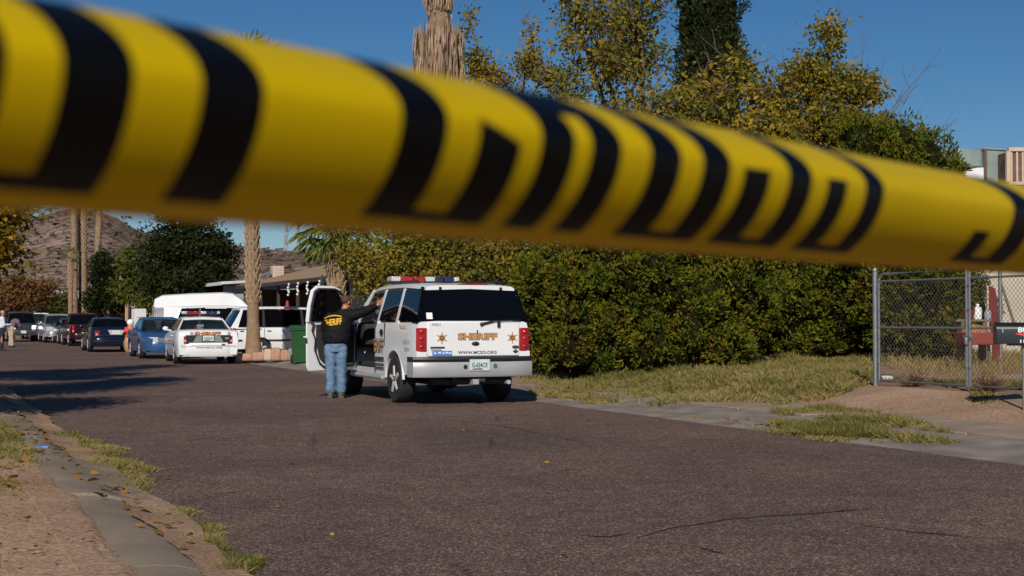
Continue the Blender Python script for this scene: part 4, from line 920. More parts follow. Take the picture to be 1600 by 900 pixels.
def bystander(label, loc, rz, top_mat, leg_mat, head_c, chest, hip, arms, hat=None):
    p = thing('person', label, 'person', loc, rz); b = MB(); V3 = Vector; hd_, ch, hp = V3(head_c), V3(chest), V3(hip)
    head(b, hd_, (hd_ - ch).to_2d().to_3d() + V3((0, .3, 0))); capsule(b, ch + (hd_ - ch) * .3, .06, hd_, .055)
    capsule(b, ch, .13, hp, .12); feet = [(-.10, .02), (.12, -.04)]
    for (fx, fy) in feet: capsule(b, (hp.x + fx * .8, hp.y, hp.z), .07, (fx, fy, .08), .04)
    for a in arms:
        capsule(b, a[0], .045, a[1], .04); capsule(b, a[1], .038, a[2], .03); d = V3(a[2]) - V3(a[1]); hand(b, a[2], d, d.cross(V3((0, 0, 1))) + V3((.01, 0, 0)), .4)
    fuse(b, 'body', M['skin'], p, .013, 2)
    b = MB(); capsule(b, ch, .165, hp + V3((0, 0, .04)), .155); sh = (ch - hp).normalized(); capsule(b, ch + V3((-.12, 0, .03)), .10, ch + V3((.12, 0, .03)), .10)
    for a in arms: capsule(b, a[0], .075, a[1], .062); capsule(b, a[1], .06, V3(a[1]) + (V3(a[2]) - V3(a[1])) * .85, .048)
    fuse(b, 'shirt', top_mat, p, .018, 3, .008)
    b = MB(); capsule(b, hp + V3((-.05, 0, 0)), .145, hp + V3((.05, 0, 0)), .145)
    for (fx, fy) in feet: capsule(b, (hp.x + fx * .8, hp.y, hp.z - .05), .11, ((hp.x + fx) / 2, fy * .5 + hp.y * .5, .5), .085); capsule(b, ((hp.x + fx) / 2, fy * .5 + hp.y * .5, .5), .085, (fx, fy, .10), .08)
    fuse(b, 'trousers', leg_mat, p, .018, 3, .006)
    for (fx, fy) in feet: b = MB(); capsule(b, (fx, fy - .05, .05), .05, (fx, fy + .14, .045), .045); fuse(b, 'shoe', M['shoe'], p, .018, 2)
    b = MB(); b.sphere(hd_ + V3((0, -.01, .06)), .098, 12, sc=(.92, 1, .8)); fuse(b, 'cap' if hat else 'hair', hat or M['hair'], p, .016, 2)
    return p
bystander('person in white shirt and dark trousers at the left edge of the road', at(3, 60, 0), R(-60), M['shirt'], M['darkcloth'], (0, .04, 1.64), (0, 0, 1.36), (0, 0, .95), [((-.2, 0, 1.42), (-.24, .05, 1.12), (-.12, .36, 1.12)), ((.2, 0, 1.42), (.25, .05, 1.14), (.12, .38, 1.16))], M['khaki'])
bystander('person in mauve top and khaki trousers stooping before the grey sport utility', at(18, 69, 0), R(-25), M['mauve'], M['khaki'], (-.04, .46, 1.30), (.0, .26, 1.28), (0, -.02, .95), [((-.2, .24, 1.30), (-.26, .34, 1.02), (-.1, .55, 1.0)), ((.2, .24, 1.30), (.26, .34, 1.02), (.1, .55, 1.0))])

# ------------------------------------------------------------------ street things on the right
def bin_(loc, rz):
    b_ = thing('wheeled_bin', 'dark green wheeled rubbish bin standing at the kerb beside the open door', 'rubbish bin', loc, rz)
    rings = []
    for z, wx, wy in ((.04, .40, .44), (.1, .42, .46), (.62, .49, .55), (.98, .55, .63), (1.0, .60, .69), (1.06, .60, .69)): rings.append([(x * wx / 2, y * wy / 2, z) for x, y in ((-.9, -1), (.9, -1), (1, -.9), (1, .9), (.9, 1), (-.9, 1), (-1, .9), (-1, -.9))])
    MB().loft(rings).build('bin_body', M['green_bin'], b_, ang=30, bevel=.006)
    MB().loft([[(x * wx / 2, y * wy / 2, z) for x, y in ((-.9, -1), (.9, -1), (1, -.9), (1, .9), (.9, 1), (-.9, 1), (-1, .9), (-1, -.9))] for z, wx, wy in ((1.062, .63, .73), (1.10, .63, .73), (1.14, .52, .60), (1.15, .3, .4))]).build('lid', M['green_bin'], b_, ang=30)
    MB().tube([(-.24, .33, 1.0), (-.24, .42, 1.04), (.24, .42, 1.04), (.24, .33, 1.0)], .018, 8).build('handle', M['green_bin'], b_)
    for s_ in (-1, 1): MB().lathe([(.1, -.03), (.13, -.02), (.13, .02), (.1, .03)], (s_ * .23, .2, .13), 16, axis='x').build('wheel', M['rubber'], b_)
    for i in range(3): MB().box((-.14 + i * .14, -.272 + .0, .66), (.012, .02, .5), M=Matrix.Rotation(R(7), 3, 'X')).build('moulded_rib', M['green_bin'], b_, sm=False)
    MB().box((.12, -.305, .80), (.10, .008, .035), M=Matrix.Rotation(R(6), 3, 'X')).build('sticker', M['decalwhite'], b_, sm=False)
    return b_
p = at(469, 41.0); bin_((p.x, p.y, .06), R(14))
# low planter wall of rough blocks, each block its own piece
rw = thing('planter_wall', 'low pinkish planter wall of rough stone blocks below the palm trunk', 'garden wall', (0, 0, 0))
blocks = [(366, 392, .24, 'stone'), (391, 411, .28, 'stone'), (410, 423, .38, 'palestone'), (422, 437, .42, 'stone'), (436, 449, .36, 'stone'), (448, 460, .40, 'greystone')]
for a, b_, h, mt in blocks:
    Y = 42.6; pa, pb = at(a, Y), at(b_, Y - .0); L = (pb - pa).length * 1.02; c = (pa + pb) / 2
    m_ = MB().box((0, 0, 0), (L, .36, h), taper=.9)
    me_ = m_.build('stone_block', M[mt], rw, bevel=.07, seg=3); me_.location = (c.x, c.y + .25, .08 + h / 2); me_.rotation_euler = (random.uniform(-.05, .05), random.uniform(-.04, .04), R(12) + random.uniform(-.1, .1))
tag(strip('raised_bed', M['dirt'], lambda s: 11.55, lambda s: 16, 42, 62, .5, lambda s, t: gz_st(s, t) + .16 * smooth(11.5, 12.3, t) * smooth(42, 43, s) * (1 - smooth(55, 60, s)), 8), kind='structure')

# chain-link double gate: post, two framed leaves with wire
GS0, GT = 17.75, 14.05
gate = thing('chain_link_gate', 'galvanised chain link double gate of tall framed leaves beside the hedge', 'gate', st(GS0, GT, gz_st(0, GT)), TH - math.pi / 2)
# local +x runs along the street towards the camera
def leaf_gate(x0, x1, H=1.78, z0=.07, parent=gate, first=True):
    rr_ = .021; c = .14
    fr = MB(); arc0 = [(x0 + c - c * math.cos(a * math.pi / 8), 0, H - c + c * math.sin(a * math.pi / 8)) for a in range(5)]
    if first: fr.tube([(x0, 0, z0)] + arc0 + [(x1, 0, H), (x1, 0, z0)], rr_, 8)
    else: fr.tube([(x0, 0, z0), (x0, 0, H), (x1 - .14, 0, H), (x1, 0, H - .14), (x1, 0, z0)], rr_, 8)
    o = fr.build('gate_frame', M['galv'], parent)
    MB().tube([(x0, 0, z0 + .02), (x1, 0, z0 + .02)], .016, 8).build('bottom_rail', M['wire'], parent)
    MB().tube([(x0, 0, .93), (x1, 0, .93)], .017, 8).build('middle_rail', M['galv'], parent)
    MB().tube([(x0 + .02, 0, H - .12), (x1 - .02, 0, H - .12)], .015, 8).build('top_rail', M['galv'], parent)
    w_ = MB(); pitch = .078; zt = H - .10; n_ = int((x1 - x0 + zt) / pitch) + 2
    for i in range(n_):
        for d in (1, -1):
            xs = x0 - (zt - z0) + i * pitch if d > 0 else x0 + i * pitch
            a_, b_ = max(x0, xs) if d > 0 else min(x1, xs), None
            za = z0 + (a_ - xs) * d; xb = xs + d * (zt - z0); xb = min(x1, xb) if d > 0 else max(x0, xb); zb_ = z0 + (xb - xs) * d
            if za >= zt or zb_ <= z0 or abs(xb - a_) < .02: continue
            w_.tube([(a_, d * .003, za), (xb, d * .003, zb_)], .0031, 3, caps=False)
    wo = w_.build('wire_mesh', M['wire'], parent, sm=False); tag(wo, kind='stuff')
    for z_ in (.35, .75, 1.2, 1.55):
        MB().lathe([(.027, -.012), (.027, .012)], (x0, 0, z_), 10).build('tie_band', M['wire'], parent); MB().lathe([(.027, -.012), (.027, .012)], (x1, 0, z_), 10).build('tie_band', M['wire'], parent)
MB().tube([(-.02, 0, -.1), (-.02, 0, 1.83)], .04, 12).sphere((-.02, 0, 1.84), .046, 10).build('gate_post', M['galv'], gate)
leaf_gate(.075, 2.06); leaf_gate(2.13, 4.2, first=False)
for z_ in (.28, 1.5): MB().box((.03, 0, z_), (.11, .03, .05)).build('hinge', M['galv'], gate, bevel=.006)
MB().box((2.095, 0, .80), (.17, .06, .05)).lathe([(.03, -.05), (.03, .05)], (2.08, -.03, .74), 8).build('latch', M['galv'], gate, bevel=.004)
MB().tube([(2.10, 0, -.02), (2.10, 0, 1.75)], .012, 6).build('drop_rod', M['galv'], gate)
MB().tube([(4.27, 0, -.1), (4.27, 0, 1.83)], .04, 12).build('gate_post', M['galv'], gate)

# letterbox on its post at the right edge
mbp = at(1599, 17.6); mbx = thing('mailbox', 'black mailbox with white number and red emblem on a steel post', 'mailbox', (mbp.x, mbp.y, gz(mbp.x, mbp.y)), R(-8))
zb = .86; W, L_, Hh = .21, .68, .185
rings = []
for x in (-L_ / 2, L_ / 2): rings.append([(x, -W / 2, zb), (x, -W / 2, zb + Hh)] + [(x, -W / 2 * math.cos(a * math.pi / 8), zb + Hh + .09 * math.sin(a * math.pi / 8)) for a in range(1, 8)] + [(x, W / 2, zb + Hh), (x, W / 2, zb)])
MB().loft(rings).build('box_body', M['mailbox'], mbx, bevel=.006)
MB().loft([[(x, y * 1.06, zb - .006 + (z - zb) * 1.04) for _, y, z in rings[0]] for x in (-L_ / 2 - .018, -L_ / 2 + .03)]).build('door_lip', M['mailbox'], mbx, bevel=.004)
MB().tube([(0, 0, -.2), (0, 0, zb)], .022, 10).build('post', M['galv'], mbx); MB().box((0, 0, zb - .012), (.4, .15, .022)).build('bracket', M['mailbox'], mbx, sm=False)
text('house_number', '802', .17, .07, M['decalwhite'], mbx, (-.01, -W / 2 - .001, zb + .19 - .01), (1, 0, 0), (0, 0, 1), bold=.02)
MB().prism([(-.13, .055), (-.05, .05), (.07, .05), (.15, .06), (.15, .0), (.09, -.02), (.07, -.06), (.03, -.07), (.02, -.02), (-.02, .0), (-.03, .02), (-.10, .035)], (.0, -W / 2 - .001, zb + .085), (1, 0, 0), (0, 0, 1), .002).build('red_emblem', M['decalred'], mbx, sm=False)
for x in (-.06, -.02): MB().box((x, -W / 2 - .003, zb + .035), (.013, .003, .04)).build('small_mark', M['decalwhite'], mbx, sm=False)
MB().box((-.28, -W / 2 - .003, zb + .17), (.012, .003, .05)).build('small_mark', M['greyprint'], mbx, sm=False)

# yard clutter behind the gate
Yc = 26.5
p = at(1527, Yc); pz = gz(p.x, p.y)
tub = thing('garden_tub', 'faded red tub heaped with orange soil behind the gate', 'tub', (p.x, p.y, pz), R(8))
MB().loft([[(x * w_, y * d_, z) for x, y in ((-1, -1), (1, -1), (1, 1), (-1, 1))] for z, w_, d_ in ((.46, .31, .22), (.50, .33, .24), (.70, .37, .28), (.70, .34, .25), (.62, .32, .23))]).build('tub_body', M['fadedred'], tub, bevel=.012)
MB().sphere((-.05, 0, .68), .28, 14, sc=(1, .7, .62)).build('soil_heap', pm('orange_soil', (.36, .17, .06), .95, var=.3, scale=14, bump=.8), tub)
for x in (-.25, .25): MB().tube([(x, 0, 0), (x * .9, 0, .48)], .03, 8).build('leg', M['wood'], tub)
def jug(px, z, lab, mt, r_, h_, nm):
    q = at(px, Yc + .35); return thing_mesh(nm, lab, mt, (q.x, q.y, z), r_, h_)
def thing_mesh(nm, lab, mt, loc, r_, h_):
    t = thing(nm, lab, 'container', loc); MB().lathe([(r_ * .9, 0), (r_, .03), (r_, h_ * .55), (r_ * .85, h_ * .72), (r_ * .38, h_ * .88), (r_ * .38, h_)], n=14).build('vessel', mt, t)
    MB().lathe([(r_ * .45, h_), (r_ * .45, h_ * 1.1), (r_ * .3, h_ * 1.12)], n=12).build('stopper', mt, t)
    MB().tube([(r_ * .4, 0, h_ * .86), (r_ * 1.0, 0, h_ * .8), (r_ * .98, 0, h_ * .5)], r_ * .14, 6).build('handle', mt, t); return t
sh = thing('trestle_shelf', 'low weathered board shelf behind the red tub', 'shelf', (p.x + .02, p.y + .42, pz), R(4))
MB().box((0, 0, .93), (.72, .3, .04)).build('shelf_board', M['wood'], sh, sm=False)
for x in (-.22, .22): MB().box((x, 0, .455), (.06, .26, .91)).build('leg', M['wood'], sh, sm=False)
jug(1527, pz + .952, 'white plastic jug on the board shelf behind the gate', M['decalwhite'], .085, .27, 'plastic_jug'); jug(1543, pz + .952, 'cloudy grey jar on the shelf right of the white jug', M['greyprint'], .07, .20, 'glass_jar')
q = at(1513, Yc + .35); cr = thing('red_bucket', 'dark red bucket at the left end of the board shelf', 'bucket', (q.x, q.y, pz + .952)); MB().lathe([(.10, 0), (.13, .2), (.12, .2), (.09, .02)], n=14).build('pail', M['darkred'], cr); MB().tube([(-.125, 0, .19), (-.08, -.09, .12), (.08, -.09, .12), (.125, 0, .19)], .006, 5).build('handle', M['wire'], cr)
q = at(1555, 28.5); bd = thing('red_board', 'dark red pointed board propped upright against the steel pole', 'board', (q.x, q.y, gz(q.x, q.y)), R(10))
MB().prism([(-.07, 0), (.06, 0), (.10, .4), (.10, 1.3), (.06, 1.55), (0, 1.58), (-.06, 1.55), (-.09, 1.3)], (0, 0, 0), (1, 0, 0), (0, .08, 1), .03).build('board_face', M['darkred'], bd, bevel=.01); MB().box((-.14, .06, .8), (.035, .04, 1.6)).build('edge_batten', M['palestone'], bd, sm=False)
q = at(1563, 28.9); pl = thing('steel_pole', 'thin grey steel pole with diagonal brace by the beige house', 'pole', (q.x, q.y, gz(q.x, q.y))); MB().tube([(0, 0, 0), (0, 0, 3.3)], .04, 10).build('pole_shaft', M['galv'], pl)
MB().tube([(0, .03, 1.75), (.50, .03, .2)], .03, 8).build('brace', M['wood'], pl); MB().tube([(-.30, .02, 2.95), (-.04, .02, 2.2)], .022, 8).build('upper_brace', M['wood'], pl)

# ------------------------------------------------------------------ houses
def window(parent, c, w_, h_, ax=(1, 0, 0), nrm=(0, -1, 0), mat='trimwhite'):
    c, ax, nrm = Vector(c), Vector(ax), Vector(nrm)
    f = MB()
    for u, v, a, b_ in ((-w_ / 2, 0, .06, h_ + .06), (w_ / 2, 0, .06, h_ + .06), (0, -h_ / 2, w_ - .06, .06), (0, h_ / 2, w_ - .06, .06), (0, 0, .04, h_ - .06)):
        f.prism([(u - a / 2, v - b_ / 2), (u + a / 2, v - b_ / 2), (u + a / 2, v + b_ / 2), (u - a / 2, v + b_ / 2)], c, ax, (0, 0, 1), .05)
    o = f.build('window_frame', M[mat], parent, sm=False)
    MB().prism([(-w_ / 2, -h_ / 2), (w_ / 2, -h_ / 2), (w_ / 2, h_ / 2), (-w_ / 2, h_ / 2)], c + nrm * .005, ax, (0, 0, 1), .01).build('pane', M['glass'], o, sm=False); return o
# local x runs along the street away from the camera, local y to the right of it
def house_frame(s, t, z=0.0): return st(s, t, z), math.pi / 2 + TH
# brown house: x along the street (away), y towards the street is +... use axes directly in street space
def shouse(name, label, s0, s1, t_eave, t_wall, t_back, z_eave, z_ridge, t_ridge, wallm, roofm, rails=True):
    z0 = gz_st(s0, t_wall); h = thing(name, label, 'house', st(s0, t_wall, z0), math.pi / 2 + TH)
    # local +x = along s, local +y = -t
    L = s1 - s0; D = t_back - t_wall; ye = -(t_eave - t_wall); yr = -(t_ridge - t_wall); yb = -D
    ze, zr = z_eave - z0, z_ridge - z0
    MB().box((L / 2, -D / 2, (ze - .25) / 2), (L - .4, D, ze - .25)).build('wall', wallm, h, sm=False)
    rf = MB(); th = .16
    rf.slab([(-.4, ye, ze), (L + .4, ye, ze), (L + .4, yr, zr), (-.4, yr, zr)][::-1], -.0 or .14)
    rf.slab([(-.4, yr, zr), (L + .4, yr, zr), (L + .4, yb - .5, ze), (-.4, yb - .5, ze)][::-1], .14)
    r_ = rf.build('roof', roofm, h, sm=False)
    MB().box((L / 2, ye + .02, ze - .10), (L + .82, .04, .17)).build('fascia', M['wallbrown'] if wallm is M['wallbrown'] else M['trimwhite'], h, sm=False)
    for x in (.15, L - .15):
        MB().prism([(0, ze - .25), (yb, ze - .25), (yr, zr - .16)], (x, 0, 0), (0, 1, 0), (0, 0, 1), .04).build('gable', wallm, h, sm=False)
        MB().box((x + (.3 if x < 1 else -.3), (ye - .3) / 2 + .012, (ze - .2) / 2), (.16, ye - .3, ze - .2)).build('end_wall', wallm, h, sm=False)  # end walls added to keep sun and the view through out of the carport
    return h, L, ze, ye
hA, L, ze, ye = shouse('house', 'brown low pitched house with open carport behind the white minivan', 52, 71, 15.3, 18.2, 25, 3.15, 4.25, 19.8, M['wallbrown'], M['roofbrown'])
for i in range(6):
    x = .6 + i * (L - 1.2) / 5; po = MB().box((x, ye - .25, (ze - .2) / 2), (.12, .12, ze - .2)).build('porch_post', M['wallbrown'], hA, sm=False)
for x, w_ in ((3.2, 1.4), (8.0, 1.8), (13.0, 1.4)): window(hA, (x, .02, 1.5), w_, 1.1, nrm=(0, 1, 0))
d = MB().box((5.6, .04, 1.02), (.95, .06, 2.04)).build('front_door', M['red'], hA, sm=False); MB().sphere((5.2, .1, 1.0), .04, 8).build('door_knob', M['steel'], d)
for x, w_ in ((2.4, .5), (4.4, .4), (6.9, .6)): MB().box((x, .9, .75), (w_, .4, .9), taper=.8).build('red_chair_cover', M['red'], hA, bevel=.05) if False else None
for i, px in enumerate((408, 415, 442, 449, 456, 464)):
    Yh = 52.0 / 1; s_ = 55 + (464 - px) / 56 * 13; c = st(s_, 15.22, 0)
    zt = 3.0; Lr = .55 if px > 430 else .7
    pts = [c + Vector((.035 * math.sin(q * 1.3), .0, zt - Lr * q / 8)) for q in range(9)]
    o = MB().tube(pts, .045, 6).mesh('hanging_ribbon', [M['decalwhite']]); o = link('hanging_ribbon', o)
    tag(o, ['leftmost white wavy ribbon under the carport eave, just right of the palm trunk', 'second white wavy ribbon from the palm trunk under the carport eave', 'third white ribbon from the palm trunk, first of the group of four under the eave', 'fourth white ribbon from the palm trunk under the carport eave', 'fifth white ribbon from the palm trunk under the carport eave', 'white ribbon nearest the satellite dish under the carport eave'][i], 'decoration', 'white ribbons hanging under the carport eave')
for px, Y_, h_, lb in ((437, 58, 1.1, 'red folded parasol nearest the palm trunk in the brown carport'), (449, 57, 1.3, 'tallest red folded parasol, between the other two in the carport'), (470, 54, 1.0, 'red folded parasol nearest the open wagon door in the carport')):
    q = at(px, Y_); t = thing('folded_parasol', lb, 'parasol', q, 0, 'red parasols in the carport'); MB().tube([(0, 0, 0), (0, 0, h_ + .5)], .025, 8).build('pole', M['wood'], t); MB().lathe([(.05, h_ + .55), (.10, h_ + .3), (.16, h_ - .4), (.12, h_ - .55)], n=10).build('cloth', M['red'], t); MB().lathe([(.22, 0), (.22, .08), (.05, .1)], n=12).build('base', M['greystone'], t)
hB, L, ze, ye = shouse('house', 'pale flat roofed house with white fascia behind the dark tree', 75, 93, 15.2, 17, 25, 3.45, 3.75, 20, M['wallgrey'], M['roofwhite'])
for x, w_ in ((3, 1.6), (8, 1.2), (13, 1.6)): window(hB, (x, .02, 1.5), w_, 1.1, nrm=(0, 1, 0))
q = st(76, 18.6, 3.55); cl = thing('rooftop_cooler', 'boxy pale cooler on the flat roof behind the brown house', 'air cooler', q, TH); MB().box((0, 0, .45), (.62, .7, .8)).build('casing', M['palestone'], cl, bevel=.02)
for i in range(4): MB().box((0, -.36, .25 + i * .13), (.5, .02, .05)).build('louver', M['louver'], cl, sm=False)
MB().slab([(-1.9, -.4, .0), (-.45, -.4, .55), (-.45, .4, .55), (-1.9, .4, .0)], .08).build('duct', M['galv'], cl, sm=False)
# grey end wall seen between the palm and the wagon
q = at(590, 50); gw = thing('shed', 'plain light grey block shed behind the police wagon roof', 'shed', (q.x, q.y, gz(q.x, q.y)), R(8)); MB().box((0, 0, 1.2), (2.0, 1.8, 2.4)).build('wall', M['wallgrey'], gw, sm=False); MB().box((0, 0, 2.46), (2.2, 2.0, .1)).build('roof', M['roofbrown'], gw, sm=False)
q = at(503, 44.5); sd = thing('satellite_dish', 'grey satellite dish on a short mast seen edge on by the palm', 'satellite dish', (q.x, q.y, gz(q.x, q.y)), R(84)); MB().tube([(0, 0, 0), (0, 0, 2.35)], .035, 8).build('mast', M['black'], sd)
MB().lathe([(.02, .0), (.14, .02), (.22, .05), (.25, .08), (.22, .07), (.14, .035), (.02, .015)], (0, -.08, 2.5), 18, axis='y').build('dish', M['bluegrey'], sd); MB().tube([(0, -.02, 2.2), (0, .35, 2.4)], .014, 6).build('feed_arm', M['black'], sd)
# far houses on the left
for px, Y, w_, h_, lab, wm, rm_ in ((178, 102, 5.5, 2.6, 'small dark red walled house between the tall palms', 'red', 'roofwhite'), (66, 118, 4.4, 3.2, 'far white roofed house above the parked pickup', 'wallgrey', 'roofwhite'), (232, 92, 3.0, 3.6, 'pale tall roofed house behind the olive tree', 'wallbeige', 'trimwhite')):
    q = at(px, Y); hh = thing('house', lab, 'house', (q.x, q.y, gz(q.x, q.y)), R(15)); MB().box((0, 3, h_ / 2), (w_, 6, h_)).build('wall', M[wm], hh, sm=False)
    MB().slab([(-w_ / 2 - .4, -.6, h_ + .0), (w_ / 2 + .4, -.6, h_ + .0), (w_ / 2 + .4, 3, h_ + .75), (-w_ / 2 - .4, 3, h_ + .75)], .15).slab([(-w_ / 2 - .4, 3, h_ + .75), (w_ / 2 + .4, 3, h_ + .75), (w_ / 2 + .4, 6.6, h_), (-w_ / 2 - .4, 6.6, h_)], .15).build('roof', M[rm_], hh, sm=False)
    window(hh, (-w_ * .22, -.02, 1.4), 1.1, 1.0); MB().box((w_ * .2, -.03, 1.0), (.9, .06, 2.0)).build('door', M['tan'], hh, sm=False)
    for x in (-1, 1): MB().box((x * w_ * .46, -.35, h_ / 2 - .1), (.14, .14, h_ - .2)).build('porch_post', M['tan'], hh, sm=False)
q = at(217, 66); cb = thing('cabinet', 'pale grey box cabinet standing left of the camper van', 'cabinet', (q.x, q.y, gz(q.x, q.y)), R(35)); MB().box((0, 0, .95), (.55, .5, 1.9)).build('casing', M['trimwhite'], cb, bevel=.01)
for i in range(5): MB().box((0, -.256, .5 + .25 * i), (.42, .012, .03)).build('louver', M['greyprint'], cb, sm=False)
q = at(204, 58); fg = thing('yard_figure', 'tan yard figure with white cap and large red bow', 'ornament', (q.x, q.y, gz(q.x, q.y))); MB().lathe([(.18, 0), (.26, .15), (.28, .4), (.2, .7), (.14, .85)], n=14).build('figure_body', M['tan'], fg)
MB().sphere((0, 0, 1.25), .15, 12).build('figure_cap', M['decalwhite'], fg); MB().sphere((0, 0, 1.02), .15, 12).build('figure_head', M['tan'], fg); MB().sphere((.02, -.2, .5), .14, 10, sc=(.8, .7, 1.5)).build('figure_front', M['decalwhite'], fg)
bw = MB()
for s_ in (-1, 1): bw.loft([[(s_ * x, -.17 + y, .95 + z) for y, z in ((-.03, -h_), (.03, -h_), (.03, h_), (-.03, h_))] for x, h_ in ((.0, .03), (.1, .09), (.19, .11))]); bw.loft([[(s_ * x + dx, -.19, z) for dx in (-.05, .05)] + [(s_ * x + dx, -.16, z) for dx in (.05, -.05)] for x, z in ((.02, .95), (.09, .65))])
bw.build('bow', M['decalred'], fg)

# beige house on the right with rooftop coolers
hx0 = at(1519, 33.5).x; hz = gz(hx0, 33.5)
hC = thing('house', 'beige rendered house with white coated roof behind the gate', 'house', (hx0, 33.5, hz), R(4))
MB().box((6, 4.5, 1.45), (12, 9, 2.9)).build('wall', M['wallbeige'], hC, sm=False)
MB().slab([(-.5, -.6, 2.95), (12.5, -.6, 2.95), (12.5, 4.5, 4.55), (-.5, 4.5, 4.55)], .16).slab([(-.5, 4.5, 4.55), (12.5, 4.5, 4.55), (12.5, 9.6, 2.95), (-.5, 9.6, 2.95)], .16).build('roof', M['roofwhite'], hC, sm=False)
MB().box((6, -.61, 2.84), (13.04, .04, .2)).build('fascia', M['trimwhite'], hC, sm=False); window(hC, (4.5, -.02, 1.5), 1.6, 1.1)
q = at(1541, 37.0); ec = thing('rooftop_cooler', 'grey green evaporative cooler with white tarpaulin side on the right roof', 'air cooler', (q.x, q.y, 5.05), R(24))
k_ = 1.0
MB().box((.46, .5, .45), (.92, 1.0, .98)).build('casing', M['coolergreen'], ec, bevel=.02); MB().box((.46, .5, .955), (1.0, 1.08, .05)).build('cover', M['coolergreen'], ec, bevel=.01)
MB().box((-.42, .55, .70), (.80, .9, .46)).build('side_duct', M['coolergreen'], ec, bevel=.02)
MB().loft([[(x, y, z) for y, z in ((.02, -.05), (.02, .30 + .14 * q_), (.9, .30 + .14 * q_), (.9, -.05))] for x, q_ in ((-.70, -.6), (-.5, .2), (-.25, .9), (-.02, 1.0))]).build('tarpaulin', M['tarp'], ec)
MB().box((.0, -.01, .45), (.08, .04, .98)).build('corner_angle', M['rust_metal'], ec, sm=False)
q = at(1579, 36.4); vb = thing('louvred_vent', 'tan framed vent box with brown vertical louvres on the right roof', 'vent', (q.x, q.y, 4.98), R(4))
MB().box((.6, .4, .45), (1.16, .7, .85)).build('vent_core', M['rust_metal'], vb, sm=False)
for i in range(8): MB().box((.06 + i * .155, .03, .46), (.05, .06, .80)).build('slat', M['louver'], vb, sm=False)
MB().box((.6, .03, .93), (1.24, .1, .10)).box((.6, .03, .02), (1.24, .1, .08)).box((-.03, .03, .47), (.10, .1, .82)).build('vent_frame', M['louver'], vb, sm=False)

# power pylon on the ridge
q = at(456, 470, 24.0); py = thing('power_pylon', 'faint steel lattice power pylon on the hill ridge', 'pylon', (q.x, q.y, 22.0)); mb = MB()
def pyw(z): return 2.6 - 1.6 * z / 26
lv = [0, 5, 9.5, 13.5, 17, 20, 23, 26]
for a, b_ in ((-1, -1), (1, -1), (1, 1), (-1, 1)): mb.tube([(a * pyw(z), b_ * pyw(z), z) for z in lv], .16, 4)
for i in range(len(lv) - 1):
    for (a, b_), (c, d) in (((-1, -1), (1, -1)), ((1, -1), (1, 1)), ((1, 1), (-1, 1)), ((-1, 1), (-1, -1))):
        w0, w1 = pyw(lv[i]), pyw(lv[i + 1]); mb.tube([(a * w0, b_ * w0, lv[i]), (c * w1, d * w1, lv[i + 1])], .10, 3); mb.tube([(c * w0, d * w0, lv[i]), (a * w1, b_ * w1, lv[i + 1])], .10, 3)
mb.build('lattice', M['wallgrey'], py, sm=False)
for z in (17, 20.5, 24): MB().tube([(-5, 0, z), (0, 0, z + .6), (5, 0, z)], .16, 4).build('cross_arm', M['wallgrey'], py, sm=False)

